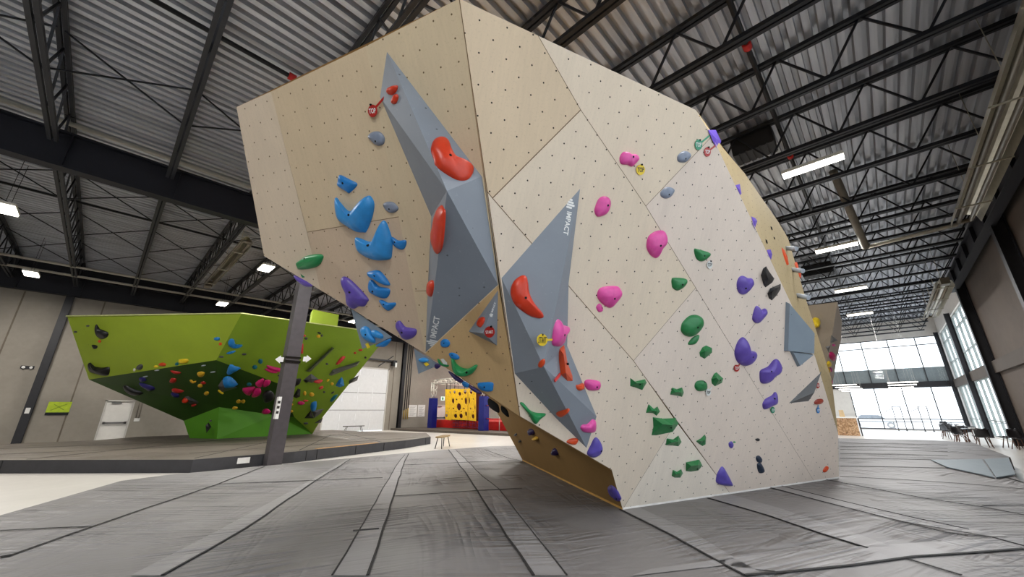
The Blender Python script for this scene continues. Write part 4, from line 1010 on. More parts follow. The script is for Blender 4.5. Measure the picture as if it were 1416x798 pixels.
obj('top_block', MB().prism([tb0+bkd*.15, tb1+bkd*.15, tb1+bkd*.15+up_*.62, tb0+bkd*.15+up_*.72], bkd*.8), mg, gw)

def G(face, cr, pts, ck, label, **k):
    k.setdefault('smooth', 2); k.setdefault('hk', .5); return hold(face, cr, pts, ck, label, **k)
W_ = 'on the green wall'
# upper left face
G(UL, 'm', [(165, 125), (175, 120), (190, 145), (237, 165), (232, 190), (205, 203), (180, 190), (165, 155)], 'black', 'big black crescent hold near the top corner of the green wall')
G(UL, 'm', [(147, 235), (165, 234), (182, 241), (175, 255), (160, 257)], 'black', 'small black hold between the two big black ones on the green wall')
G(UL, 'm', [(122, 345), (135, 338), (160, 360), (210, 365), (243, 362), (240, 405), (215, 410), (150, 395), (128, 380)], 'black', 'long black hold at the lower corner of the green upper face')
G(UL, 'm', el(193, 213, 9, 9), 'orange', 'tiny orange tag-sized hold under the big black crescent')
G(UL, 'm', el(127, 126, 11, 5), 'smoke', 'tiny dark chip beside the big black crescent, closer one')
G(UL, 'm', el(57, 160, 11, 5), 'smoke', 'tiny dark chip at the outer edge of the green wall')
G(UL, 'm', [(400, 372), (405, 352), (430, 343), (438, 358), (425, 375)], 'smoke', 'dark grey hold on the fold above the purple holds')
G(UL, 'm', el(390, 375, 7, 10), 'white', 'tiny white tag next to the dark grey hold on the fold')
G(UL, 'm', el(548, 345, 20, 11), 'orange', 'orange-red hold on the fold of the green wall')
G(UL, 'm', el(513, 357, 13, 7), 'yellow', 'yellow tag beside the orange-red hold on the fold')
G(UL, 'm', [(640, 318), (692, 315), (690, 335), (650, 340)], 'yellow', 'pale yellow block hold on the fold of the green wall')
G(UL, 'm', el(630, 342, 11, 9), 'teal', 'small teal tag beside the pale yellow block')
G(UL, 'm', el(858, 200, 18, 10), 'blue', 'small dark blue hold near the ridge of the green wall')
G(UL, 'm', el(877, 228, 9, 9), 'orange', 'tiny orange hold below the small dark blue one near the ridge')
# shaded roof
G(DU, 's', [(10, 390), (40, 383), (62, 392), (75, 410), (40, 422), (15, 410)], 'navy', 'upper navy hold of a pair on the shaded roof')
G(DU, 's', [(8, 432), (60, 440), (140, 470), (132, 495), (90, 490), (40, 462)], 'navy', 'long navy hold on the shaded roof beside the wide black one')
G(DU, 'm', [(322, 475), (340, 467), (390, 490), (443, 510), (395, 523), (345, 500)], 'black', 'wide black hold at the outer edge of the shaded roof')
G(DU, 's', [(275, 325), (320, 330), (365, 340), (360, 352), (310, 352)], 'darkred', 'flat red hold, topmost of the red column on the shaded roof')
G(DU, 's', el(300, 412, 30, 22), 'darkred', 'round red hold, second of the red column on the shaded roof')
G(DU, 's', [(288, 485), (320, 478), (390, 498), (380, 510), (330, 515), (295, 505)], 'darkred', 'long red hold, third of the red column on the shaded roof')
G(DU, 's', el(318, 533, 40, 17, 15), 'navy', 'dark navy hold under the long red one on the shaded roof')
G(DU, 's', [(395, 545), (430, 538), (520, 588), (520, 605), (470, 628), (430, 602)], 'smoke', 'dark grey volume with a red hold on the shaded roof', facet=[(455, 580)], hk=.5, cat='volume')
G(DU, 's', el(405, 580, 30, 17), 'red', 'red hold against the dark grey volume on the shaded roof', hk=1.2)
G(DU, 's', el(478, 617, 22, 8), 'darkred', 'tiny red hold at the lower tip of the dark grey volume', hk=1.2)
G(DU, 's', el(478, 660, 22, 18), 'blue', 'small blue hold below the dark grey volume')
G(DU, 's', [(505, 345), (540, 335), (570, 345), (560, 370), (540, 382), (512, 370)], 'gold', 'biggest yellow hold on the shaded roof')
G(DU, 's', [(440, 408), (460, 405), (475, 418), (497, 412), (490, 430), (462, 433)], 'gold', 'yellow crescent hold on the shaded roof')
G(DU, 's', el(530, 454, 22, 14), 'gold', 'yellow hold with a red one resting against it on the shaded roof')
G(DU, 's', el(557, 430, 23, 11), 'darkred', 'small red hold against a yellow one on the shaded roof')
G(DU, 's', [(562, 520), (580, 502), (605, 508), (600, 530), (575, 535)], 'gold', 'small square yellow hold by the grey-blue volume')
for (x, y, lb) in ((165, 322, 'closest to the orange-red hold'), (65, 375, 'above the navy pair'), (560, 282, 'below the pale yellow block'), (640, 337, 'beside the biggest yellow hold')):
    G(DU, 's', el(x, y, 22, 5, -8), 'lightgrey', 'pale sliver foothold on the shaded roof '+lb)
G(DU, 'r', [(55, 470), (85, 425), (125, 440), (190, 480), (80, 515)], 'smoke', 'grey volume capped with a blue hold on the shaded roof', facet=[(115, 472)], hk=.6, cat='volume')
G(DU, 'r', [(85, 425), (115, 415), (145, 425), (185, 470), (150, 482), (110, 480), (95, 455)], 'blue', 'blue wedge hold capping the grey volume on the shaded roof', hk=.9)
G(DU, 'r', [(113, 380), (135, 325), (170, 338), (210, 352), (165, 378), (130, 395)], 'blue', 'blue wedge hold just under the ridge of the shaded roof')
G(DU, 'r', el(75, 512, 24, 7, 35), 'yellow', 'yellow tag at the corner of the blue-capped grey volume')
G(DU, 'r', [(312, 450), (355, 423), (372, 430), (358, 478), (325, 475)], 'magenta', 'magenta hold, upper pair, closer to the ridge')
G(DU, 'r', [(378, 432), (418, 437), (405, 468), (365, 480)], 'magenta', 'magenta hold, upper pair, closer to the steel post')
G(DU, 'r', [(222, 490), (300, 480), (308, 490), (275, 538), (235, 520)], 'magenta', 'magenta hold, lower pair, wider one')
G(DU, 'r', [(312, 490), (348, 495), (345, 535), (300, 552), (285, 537)], 'magenta', 'magenta hold, lower pair, beside the big black round hold')
G(DU, 'r', el(400, 548, 42, 42), 'black', 'big black round hold on the shaded roof', hk=.6)
G(DU, 'r', el(197, 577, 16, 12), 'gold', 'yellow hold of a touching pair, farther from the black round one')
G(DU, 'r', el(229, 577, 14, 12), 'gold', 'yellow hold of a touching pair, closer to the black round one')
G(DU, 'r', el(172, 623, 18, 10), 'gold', 'yellow hold just above the green foot panel')
G(DU, 'r', el(388, 650, 30, 18), 'magenta', 'crimson hold near the foot panel beside the steel post')
G(DU, 'r', el(270, 460, 18, 12), 'teal', 'dark teal hold between the blue-capped volume and magenta holds')
# upper right face
G(UR, 'r', [(125, 170), (145, 145), (170, 155), (178, 185), (225, 188), (215, 205), (175, 213), (135, 200)], 'blue', 'blue Y-shaped hold on the green upper face by the ridge')
G(UR, 'r', [(112, 245), (140, 232), (170, 225), (180, 232), (140, 250)], 'blue', 'blue sliver hold below the blue Y-shaped one')
G(UR, 'r', el(80, 268, 17, 7), 'smoke', 'grey chip foothold on the ridge of the green wall')
G(UR, 'r', el(237, 250, 17, 7), 'smoke', 'grey chip foothold beside the blue sliver')
G(UR, 'r', el(350, 300, 16, 17), 'teal', 'round teal hold, upper of two beside the pink bars')
G(UR, 'r', el(312, 340, 17, 15), 'teal', 'round teal hold, lower of two beside the pink bars')
G(UR, 'r', [(395, 328), (450, 342), (505, 355), (505, 375), (450, 368), (400, 350)], 'magenta', 'long pink bar hold, upper of two at the steel post')
G(UR, 'r', [(378, 355), (400, 352), (465, 374), (460, 382), (420, 378)], 'magenta', 'long pink bar hold, lower of two at the steel post')
G(UR, 'r', el(483, 398, 14, 7), 'smoke', 'grey chip under the pink bars')
G(UR, 'q', el(187, 115, 16, 8), 'coral', 'coral stub high beside the steel post')
G(UR, 'q', el(203, 133, 11, 9), 'smoke', 'dark ring hold under the high coral stub')
G(UR, 'q', el(290, 98, 13, 6, 20), 'black', 'tiny black hold above the small orange one high on the green face')
G(UR, 'q', el(284, 119, 13, 11), 'gold', 'small orange-yellow hold high on the green face')
G(UR, 'q', el(306, 114, 8, 8), 'smoke', 'dark ring next to the small orange-yellow hold')
G(UR, 'q', [(167, 170), (187, 168), (184, 235), (165, 230)], 'coral', 'upright coral bar hold beside the steel post', smooth=0)
G(UR, 'q', el(65, 242, 12, 14), 'coral', 'coral hold just above the white arrow sign that points to the concrete wall')
G(UR, 'q', [(200, 345), (370, 188), (388, 195), (230, 350)], 'smoke', 'long dark grey beam volume slanting across the green face', facet=[(220, 340), (372, 200)], h=.25, cat='volume')
G(UR, 'q', [(397, 300), (418, 270), (440, 250), (460, 255), (430, 290), (405, 305)], 'coral', 'slanted coral hold beside the dark grey beam volume')
G(UR, 'q', [(350, 370), (375, 335), (555, 278), (535, 310), (370, 374)], 'lightgrey', 'grey wedge volume pointing toward the garage door', facet=[(385, 355), (530, 300)], h=.22, mat=m_vold, cat='volume')
G(UR, 'q', el(521, 227, 9, 7), 'darkred', 'tiny red hold above the grey wedge volume, closer')
G(UR, 'q', el(557, 208, 13, 6), 'darkred', 'tiny red hold under the tip of the hanging grey volume')
G(UR, 'q', el(589, 257, 8, 7), 'black', 'tiny dark hold near the outer edge of the green face')
G(UR, 'q', el(339, 298, 9, 7), 'smoke', 'tiny dark hold between the beam volume and coral hold')
G(UR, 'q', [(180, 405), (235, 360), (290, 400), (240, 422)], 'lightgrey', 'grey pyramid volume at the middle of the green face', facet=[(237, 392)], hk=.6, mat=m_vold, cat='volume')
G(UR, 'q', el(213, 405, 22, 10, -20), 'black', 'black and white hold on the grey pyramid volume', hk=1.1)
G(UR, 'q', el(282, 413, 30, 9, -8), 'coral', 'pinkish hold on the edge of the grey pyramid volume', hk=1.0)
G(UR, 'q', el(345, 405, 11, 7, -35), 'yellow', 'pale yellow chip near the grey pyramid volume')
G(UR, 'q', el(301, 453, 17, 9, -25), 'coral', 'coral hold below the grey pyramid volume')
G(UR, 'q', [(392, 440), (412, 405), (435, 380), (447, 405), (452, 440), (420, 450)], 'blue', 'big blue spade-shaped hold on the lower green face', facet=[(425, 425)], hk=.6)
G(UR, 'q', el(372, 428, 11, 10), 'gold', 'small yellow hold next to the blue spade-shaped one')
G(UR, 'q', [(118, 400), (145, 396), (172, 398), (165, 425), (145, 440), (118, 452)], 'black', 'glossy black hold half hidden behind the steel post, upper')
G(UR, 'q', [(118, 510), (150, 455), (168, 462), (165, 510), (140, 522)], 'black', 'black pointed hold beside the steel post, lower', facet=[(145, 495)], hk=.6)
G(UR, 'q', el(195, 490, 10, 15), 'gold', 'yellow hold in a pair, closer to the steel post')
G(UR, 'q', el(240, 498, 16, 14), 'gold', 'yellow hold in a pair, farther from the steel post')
G(UR, 'q', el(171, 554, 23, 12), 'magenta', 'crimson oval hold low beside the steel post')
G(UR, 'q', el(200, 537, 17, 6), 'coral', 'thin coral hold on top of the crimson oval one')
G(UR, 'q', [(358, 540), (380, 508), (410, 498), (395, 522), (372, 545)], 'teal', 'teal leaf-shaped hold near the slanting outer edge')
G(UR, 'q', el(378, 484, 12, 5, -30), 'smoke', 'tiny dark chip above the teal leaf-shaped hold')
G(UR, 'q', el(321, 481, 8, 6), 'smoke', 'tiny dark chip between yellow pair and blue spade hold')
G(UR, 'q', [(190, 652), (212, 622), (235, 595), (255, 652)], 'black', 'dark side block of the low grey volume', facet=[(225, 632)], hk=.4, cat='volume')
G(UR, 'q', [(237, 600), (320, 588), (300, 620), (255, 652)], 'lightgrey', 'low grey wedge volume under a blue hold', facet=[(270, 612)], hk=.4, mat=m_vold, cat='volume')
G(UR, 'q', [(232, 588), (240, 555), (272, 548), (268, 600), (240, 608)], 'blue', 'blue hold standing on the low grey wedge volume', hk=.8)
G(UR, 'q', el(202, 684, 15, 6), 'smoke', 'tiny dark chip near the foot of the green wall')
G(UR, 'q', [(255, 684), (285, 662), (312, 648), (300, 680)], 'smoke', 'dark grey volume at the foot of the slanting outer edge', facet=[(285, 672)], hk=.5, cat='volume')
G(UR, 'q', [(480, 430), (482, 405), (545, 372), (535, 405)], 'smoke', 'dark grey volume sticking out of the slanting outer edge', facet=[(508, 408)], hk=.8, cat='volume')
for (y, lb) in ((533, 'top'), (561, 'middle'), (606, 'bottom')):
    G(UR, 'q', el(107, y, 13, 8), 'gold', 'yellow hold at the steel post, %s one of a column of three' % lb)
G(BB, 'm', [(795, 690), (812, 672), (828, 695), (800, 733)], 'black', 'black pointed hold on the green foot panel', facet=[(810, 698)], hk=.6)
G(BB, 'm', el(824, 662, 6, 6), 'smoke', 'tiny dark hold above the black pointed one on the foot panel')

# ================================================================== STEEL POST, DOORS, WALL ITEMS
post = thing('steel_post', 'dark grey square steel post standing before the green wall', 'post', (4.02, 13.78, 0))
m_post = plain('post_grey', (70, 66, 70), .5, .1)
obj('shaft', MB().box((3.82, 13.58, .02), (4.22, 13.98, 7.5)), m_post, post)
obj('base_plate', MB().box((3.72, 13.48, 0), (4.32, 14.08, .02)), m_post, post)
obj('strap', MB().box((3.79, 13.55, 3.05), (4.25, 14.01, 3.13)).box((3.79, 13.55, 3.2), (4.25, 14.01, 3.25)), M_BOLT, post)
dv = V((-.69, .72, 0)).normalized(); nv = V((-.69, -.72, 0))
def arrow_plate(c, sgn, lab):
    pts = [(0, -.13), (.16, -.13), (.16, -.2), (.42, 0), (.16, .2), (.16, .11), (0, .11)]
    rx = V((.72, -.69, 0))
    P = [c+rx*(sgn*x*.62)+V((0, 0, y*.62)) for x, y in pts]
    o = obj('arrow_sign', MB().prism(P, V((-.69, -.72, 0))*.01), plain('sign_white', (226, 226, 226), .6, 0, .03), None, loc=c); return tag(o, lab, 'sign')
arrow_plate(V((3.76, 13.6, 3.14)), -1, 'white arrow-shaped sign strapped on the post, pointing to the concrete wall')
arrow_plate(V((4.30, 13.5, 3.2)), 1, 'white arrow-shaped sign strapped on the post, next to the coral bar hold')
o = obj('notice', MB().box((3.812, 13.575, 1.35), (3.822, 13.75, 2.0)).box((3.812, 13.57, 1.35), (3.90, 13.579, 2.0)), plain('paper_white', (226, 226, 224), .7, 0, .03), None, loc=(3.82, 13.6, 1.6)); tag(o, 'narrow white notice taped to the steel post', 'notice')
for k in range(3): obj('printed_mark', MB().box((3.805, 13.566, 1.5+k*.15), (3.88, 13.571, 1.58+k*.15)), M_TXTD, o)
# doors in the concrete wall
m_door = plain('white_door_paint', (226, 224, 220), .45, 0, .03)
m_dfr = plain('door_frame_grey', (196, 194, 190), .5, 0, .04)
def wdoor(name, x0, x1, h, bar=True):
    fr = MB(); y = Y_L
    fr.box((x0, y-.03, 0), (x0+.07, y+.2, h)).box((x1-.07, y-.03, 0), (x1, y+.2, h)).box((x0, y-.03, h-.07), (x1, y+.2, h))
    f = struct(name, fr, m_dfr)
    f = obj('leaf', MB().box((x0+.07, y+.03, .01), (x1-.07, y+.08, h-.07)), m_door, f)
    if bar:
        obj('panic_bar', MB().box((x0+.12, y-.06, .9), (x1-.12, y-.02, .98)).box((x0+.12, y-.06, .88), (x0+.22, y+.03, 1.0)).box((x1-.22, y-.06, .88), (x1-.12, y+.03, 1.0)), plain('panic_bar_grey', (120, 118, 116), .4, .6), f)
        obj('closer', MB().box((x0+.25, y-.03, h-.2), (x0+.65, y+.03, h-.13)), plain('panic_bar_grey', (120, 118, 116), .4, .6), f)
wdoor('door_1', .28, 1.46, 2.15); wdoor('door_2', 22.3, 23.5, 2.1)
# overhead door
m_od = plain('overhead_door_white', (222, 224, 228), .45, 0, .03)
f = struct('door_3', MB().box((GD[0], Y_L-.02, 0), (GD[0]+.1, Y_L+.15, GD[3])).box((GD[1]-.1, Y_L-.02, 0), (GD[1], Y_L+.15, GD[3])).box((GD[0], Y_L-.02, GD[3]-.1), (GD[1], Y_L+.15, GD[3])), m_dfr)
for k in range(7):
    z0 = .02+k*(GD[3]-.12)/7; z1 = z0+(GD[3]-.12)/7
    obj('door_section', MB().box((GD[0]+.1, Y_L+.02, z0), (GD[1]-.1, Y_L+.08, z1)), m_od, f)
mb = MB()
for k in range(1, 4):
    x = GD[0]+.1+(GD[1]-GD[0]-.2)*k/4
    for j in range(7):
        if j % 3 != 2: mb.box((x-.03, Y_L-.0, .12+j*.71), (x+.03, Y_L+.02, .12+j*.71+.5))
obj('stile', mb, plain('stile_white', (240, 242, 246), .3, .1, .02), f)
obj('gap_line', MB().box((GD[0]+.1, Y_L+.012, 1.60), (GD[1]-.1, Y_L+.02, 1.64)).box((GD[0]+.1, Y_L+.012, 2.96), (GD[1]-.1, Y_L+.02, 3.0)), plain('grey_gap', (120, 122, 126), .6), f)
t = thing('door_track', 'dark door motor and track above the white overhead door', 'motor', (17.4, Y_L-.4, 5.6))
obj('motor_box', MB().box((17.15, Y_L-.5, 5.35), (17.5, Y_L-.1, 5.8)), m_steel, t); obj('track', MB().bar((14.6, Y_L-.3, 5.75), (17.2, Y_L-.3, 5.75), .12, .12).bar((15.9, Y_L-.3, 5.2), (17.2, Y_L-.3, 6.2), .06), m_steel, t)
obj('lamp_cover', MB().box((17.3, Y_L-.6, 5.2), (17.46, Y_L-.5, 5.6)), plain('sign_white', (226, 226, 226), .6, 0, .03), t)
for i, xx in enumerate((18.85, 19.05, 19.25)):
    p = tag(obj('conduit', MB().tube((xx, Y_L-.08, 1.6+.1*i), (xx, Y_L-.08, 7.4), .035, 8), m_bpipe), ('dark conduit next to the dark column', 'dark conduit, middle one of three by the dark column', 'dark conduit closest to the white papers')[i], 'conduit')
    obj('yellow_end', MB().tube((xx, Y_L-.08, .85), (xx, Y_L-.08, 1.6+.1*i), .045, 8), plain('dull_yellow', (176, 146, 60), .6), p)
def sheet(name, x0, x1, z0, z1, mat, lab, cat, lines=0):
    o = tag(obj(name, MB().box((x0, Y_L-.03, z0), (x1, Y_L-.004, z1)), mat, None, loc=((x0+x1)/2, Y_L, (z0+z1)/2)), lab, cat)
    if lines:
        mb = MB()
        for k in range(lines):
            z = z1-(z1-z0)*(k+1.2)/(lines+1.4); mb.box((x0+.12, Y_L-.034, z-.012), (x1-.12-.1*(k % 3), Y_L-.0305, z+.012))
        obj('printed_line', mb, plain('print_grey', (150, 150, 150), .7), o)
    return o
pwht = plain('paper_white', (226, 226, 224), .7, 0, .03)
sheet('poster', 19.34, 20.2, 1.03, 2.06, pwht, 'white poster on the concrete wall closest to the conduits', 'poster', 9)
sheet('poster', 20.3, 21.06, 1.05, 2.08, pwht, 'white poster on the concrete wall beside the blue padded column', 'poster', 9)
o = sheet('wall_sign', -1.75, -.95, 1.42, 2.02, plain('lime_sign', (176, 200, 40), .6), 'lime green sign with a black strip on the concrete wall', 'sign')
obj('black_strip', MB().box((-1.75, Y_L-.035, 1.36), (-.95, Y_L-.005, 1.5)), M_BOLT, o)
obj('emblem', MB().bar((-1.6, Y_L-.034, 1.6), (-1.1, Y_L-.034, 1.92), .006, .03).bar((-1.55, Y_L-.034, 1.9), (-1.15, Y_L-.034, 1.62), .006, .03), plain('sign_green', (120, 150, 24), .6), o)
o = sheet('outlet_box', 1.62, 1.86, 1.0, 1.18, pwht, 'white double switch box beside the white door', 'switch box'); obj('conduit', MB().tube((1.68, Y_L-.03, 1.18), (1.68, Y_L-.03, 2.6), .02, 6).tube((1.8, Y_L-.03, 1.18), (1.8, Y_L-.03, 2.6), .02, 6), plain('conduit_grey', (140, 134, 124), .5), o)
o = sheet('outlet_box', -2.4, -2.25, 1.45, 1.72, pwht, 'small white box on the dark wall column', 'switch box'); o.location.y -= .3
o = sheet('emergency_light', -3.1, -2.65, 3.6, 3.75, m_steel, 'dark twin-head emergency lamp on the concrete wall', 'emergency light')
for xx in (-3.0, -2.75): obj('lamp_head', MB().tube((xx, Y_L-.12, 3.67), (xx, Y_L-.03, 3.67), .06), pwht, o)
sheet('paper_notice', -4.9, -4.3, 1.4, 2.0, pwht, 'white paper on the concrete wall cut by the frame edge', 'notice')
o = sheet('exit_sign', 22.8, 23.25, 2.5, 2.88, plain('exit_pale', (206, 226, 214), .4, 0, .03, emit=.5), 'small pale green exit sign on the concrete wall above the far door', 'exit sign')
obj('running_figure', MB().box((22.93, Y_L-.036, 2.58), (23.1, Y_L-.031, 2.8)), plain('exit_green', (24, 130, 80), .5), o)

# benches
def bench(c, ax, L, lab, mat, h=.5):
    ax = V(ax).normalized(); sd = V((-ax.y, ax.x, 0)); c = V(c)
    t = thing('bench', lab, 'bench', c)
    pts = []
    for i in range(16):
        a = 2*math.pi*i/16; ca, sa = math.cos(a), math.sin(a)
        pts.append(c+ax*(L/2*math.copysign(abs(ca)**.5, ca))+sd*(.19*math.copysign(abs(sa)**.6, sa))+V((0, 0, h-.05)))
    obj('seat', MB().prism(pts, (0, 0, .05)), mat, t)
    for sx in (-1, 1):
        for sy in (-1, 1):
            obj('leg', MB().tube(c+ax*(sx*L*.42)+sd*(sy*.15), c+ax*(sx*L*.32)+sd*(sy*.09)+V((0, 0, h-.05)), .02, 8), m_steel, t)
bench((11.15, 14.95, 0), (1.2, .9, 0), 1.5, 'small wooden bench standing on the pale floor before the play area', plain('bench_wood', (136, 112, 70), .6))
bench((14.2, 30.6, 0), (1, 0, 0), 1.7, 'low dark bench in front of the white overhead door', plain('bench_dark', (66, 60, 52), .6), .45)

# ================================================================== KIDS' CLIMBING FRAME
m_blue = plain('blue_padding', (4, 20, 112), .5); m_red = plain('red_vinyl', (196, 26, 20), .5); m_yel = plain('yellow_panel', (232, 184, 22), .5); m_mar = plain('maroon_padding', (84, 20, 28), .6)
m_truss = plain('white_truss', (222, 218, 208), .4, .2)
pf = thing('play_platform', 'low dark-edged platform under the play area', 'platform', (22, 24, 0))
obj('deck', MB().prism([(17.6, 29.5, 0), (18.95, 18.2, 0), (30, 17.4, 0), (30, 31.0, 0), (17.6, 31.0, 0)], (0, 0, .16)), plain('platform_grey', (84, 76, 68), .7), pf)
def truss(mb, p, q, w=.3):
    p, q = V(p), V(q); d = (q-p).normalized(); u = V((0, 0, 1)) if abs(d.z) < .9 else V((1, 0, 0)); a = d.cross(u).normalized(); b = a.cross(d)
    cs = [a*(w/2*i)+b*(w/2*j) for i, j in ((-1, -1), (1, -1), (1, 1), (-1, 1))]
    for c in cs: mb.tube(p+c, q+c, .03, 6)
    k = max(2, int((q-p).length/w))
    for i in range(k):
        for s in range(4):
            x, y = cs[s], cs[(s+1) % 4]
            if i % 2: x, y = y, x
            mb.tube(p.lerp(q, i/k)+x, p.lerp(q, (i+1)/k)+y, .018, 5)
fr = thing('play_structure', 'white truss structure with blue padded columns and red rails', 'climbing structure', (20.2, 25.7, .16))
C1, C2, C3, C4 = V((20.3, 28.9, .16)), V((20.3, 22.3, .16)), V((25.5, 28.9, .16)), V((25.5, 22.3, .16))
for c in (C1, C2, C3, C4):
    pc_ = obj('padded_column', MB().box((c.x-.26, c.y-.3, .16), (c.x+.26, c.y+.3, 2.62)), m_blue, fr)
    mb = MB(); truss(mb, c+V((0, 0, 2.46)), c+V((0, 0, 3.8)), .34); obj('truss_post', mb, m_truss, pc_)
for a, b in ((C1, C2), (C1, C3), (C2, C4), (C3, C4)):
    mb = MB(); truss(mb, a+V((0, 0, 3.85)), b+V((0, 0, 3.85)), .34); obj('truss_beam', mb, m_truss, fr)
mb = MB()
for z in (1.0, 1.95): mb.tube((20.3, 22.0, z), (20.3, 17.6, z), .035, 8)
obj('red_rail', mb, m_red, fr)
obj('rail_post', MB().tube((20.3, 17.6, .16), (20.3, 17.6, 2.6), .05, 8).tube((20.3, 20.6, .16), (20.3, 20.6, 2.4), .03, 8), m_truss, fr)
mb = MB()
for k in range(9): mb.tube((20.6, 23.2+k*.35, .3), (20.6, 23.2+k*.35, .95), .02, 6)
mb.tube((20.6, 23.0, .62), (20.6, 26.4, .62), .025, 6); mb.tube((20.6, 23.0, .35), (20.6, 26.4, .35), .025, 6)
obj('ladder_net', mb, plain('magenta_rope', (140, 40, 90), .7), fr)
tag(obj('safety_barrier', MB().prism([(21.4, 28.8, .16), (21.0, 17.7, .16), (29.5, 17.7, .16), (29.5, 30.6, .16), (21.4, 30.6, .16)], (0, 0, .62)), m_red), 'red padded floor block of the play area behind the blue columns', 'padding')
tag(obj('foam_block', MB().box((22.2, 26.6, .781), (23.0, 27.6, 1.25)), m_blue), 'blue foam block on the red padding behind the yellow panels', 'block')
tag(obj('mesh_screen', MB().prism([(24.6, 17.9, .781), (24.6, 20.6, .781), (24.6, 19.6, 2.5), (24.6, 18.9, 2.5)], (.02, 0, 0)), plain('pale_mesh', (196, 190, 180), .8)), 'pale slanted screen behind the red rails', 'screen')
def holed(name, ypx0, ypx1, zpx0, zpx1, holes, label, xx):
    """yellow panel with round holes cut through, made from a filled 2-D curve"""
    cu = bpy.data.curves.new('tmp', 'CURVE'); cu.dimensions = '2D'; cu.fill_mode = 'BOTH'; cu.extrude = .03
    def spl(pts):
        sp = cu.splines.new('POLY'); sp.points.add(len(pts)-1); sp.use_cyclic_u = True
        for p, c in zip(sp.points, pts): p.co = (c[0], c[1], 0, 1)
    def P(q): w = at(PX('u', q), 0, xx); return (w.y, w.z)
    spl([P(q) for q in ((ypx0, zpx0), (ypx1, zpx0+4), (ypx1, zpx1+8), (ypx0, zpx1))])
    for (x, y, rx, ry) in holes: spl([P((x+rx*math.cos(k*math.pi/9), y+ry*math.sin(k*math.pi/9))) for k in range(18)])
    to = bpy.data.objects.new('tmp', cu); COL.objects.link(to)
    dg = bpy.context.evaluated_depsgraph_get(); dg.update(); me = bpy.data.meshes.new_from_object(to.evaluated_get(dg))
    mb = MB(); mb.add([V((xx+v.co.z, v.co.x, v.co.y)) for v in me.vertices], [list(p.vertices) for p in me.polygons])
    bpy.data.objects.remove(to); bpy.data.curves.remove(cu); bpy.data.meshes.remove(me)
    w = at(PX('u', ((ypx0+ypx1)/2, zpx0)), 0, xx)
    t = thing(name, label, 'panel', w); obj('board', mb, m_yel, t)
    mb = MB()
    for k in (.2, .8):
        c = at(PX('u', (ypx0+(ypx1-ypx0)*k, zpx0+8)), 0, xx); mb.tube(c, (c.x, c.y, 4.0), .025, 6)
    obj('hanging_rope', mb, m_steel, t)
holed('holed_panel', 288, 350, 225, 560, [(340, 262, 9, 15), (315, 290, 5, 6), (332, 438, 5, 8), (303, 472, 7, 8), (300, 516, 14, 18)], 'yellow panel with round holes, narrow one at the truss post end', 20.36)
holed('holed_panel', 352, 532, 220, 560, [(388, 258, 14, 18), (505, 255, 18, 24), (446, 276, 17, 22), (478, 278, 5, 6), (372, 355, 15, 30), (411, 340, 9, 10), (470, 335, 9, 11), (513, 356, 15, 40), (437, 420, 25, 40), (377, 438, 10, 10), (492, 438, 10, 10), (404, 472, 8, 8), (463, 472, 8, 8), (400, 520, 19, 24), (460, 520, 20, 26), (515, 498, 13, 26)], 'widest yellow panel with round holes, beside the dark gap', 20.32)
tag(obj('crash_pad', MB().box((21.5, 23.2, .781), (21.7, 28.3, 3.1)), m_mar), 'dark maroon pad seen through the holes of the yellow panels', 'pad')
holed('holed_panel', 540, 622, 215, 568, [(570, 255, 16, 25), (597, 280, 6, 7), (552, 352, 9, 38), (597, 335, 7, 12), (565, 440, 9, 12), (593, 475, 7, 8), (592, 525, 16, 25), (613, 425, 7, 30)], 'yellow panel with round holes closest to the front blue column', 20.28)

# ================================================================== FAR END: SECOND WALL, DESK, LOUNGE
sw = thing('bouldering_wall', 'brown plywood bouldering wall farther off beyond the tall one', 'climbing wall', (15.6, .6, .33))
F1 = at((1158, 417.5), 2, 5.0)
FB = Plane(F1, F1+V((-.35, 3, .0)), F1+V((.35, -.0, -1.0)))
FBp = [FB.on(q) for q in ((1158, 417.5), (1151, 462), (1146, 487), (1142, 500))]
bkL = FBp[0]+V((-.55, 4.5, 0))
mwood = plywood('plywood_far', (152, 141, 125), dots=False)
g2 = V((F1.x+.5, 3.9, .33))
obj('panel', MB().poly([FBp[0], FBp[1], FBp[2], FBp[3], V((FBp[3].x+.3, 2.2, .33)), V((FBp[3].x+.2, 5.4, .33)), bkL]), mwood, sw, uvplane=uvp(FB))
SP = Plane(FBp[0], FBp[2], FBp[0]+V((2.2, -.42, 0)))
s1 = [SP.on(q) for q in ((1164, 445), (1163, 470), (1158, 492), (1151, 532))]
obj('panel', MB().poly([FBp[0], s1[0], s1[1], s1[2], s1[3], FBp[3], FBp[2], FBp[1]]), plywood('plywood_far_pale', (206, 196, 184), dots=False), sw, uvplane=uvp(SP))
obj('back_panel', MB().poly([FBp[0], bkL, bkL+V((5, 0, 0)), s1[0]+V((3, .3, .4)), s1[0]]).poly([s1[0], s1[0]+V((3, .3, .4)), V((20, 2.5, .33)), FBp[3]]), mwood, sw, uvplane=uvp(FB))
H(FB, 'v', el(98, 198, 36, 42), 'yellow', 'big yellow bowl-shaped hold at the edge of the tall plywood wall', h=.35, smooth=2)
for pts, lab, mt in (([(212, 283), (262, 325), (203, 345)], 'brown-grey triangle volume on the far plywood wall, upper', m_vold), ([(158, 365), (205, 360), (190, 415)], 'brown-grey triangle volume on the far plywood wall, lower', m_vold)):
    c = (sum(p[0] for p in pts)/3, sum(p[1] for p in pts)/3); G(SP if pts[0][0] > 200 else FB, 'v', pts, 'smoke', lab, facet=[c], hk=.5, mat=mt, smooth=0, cat='volume')
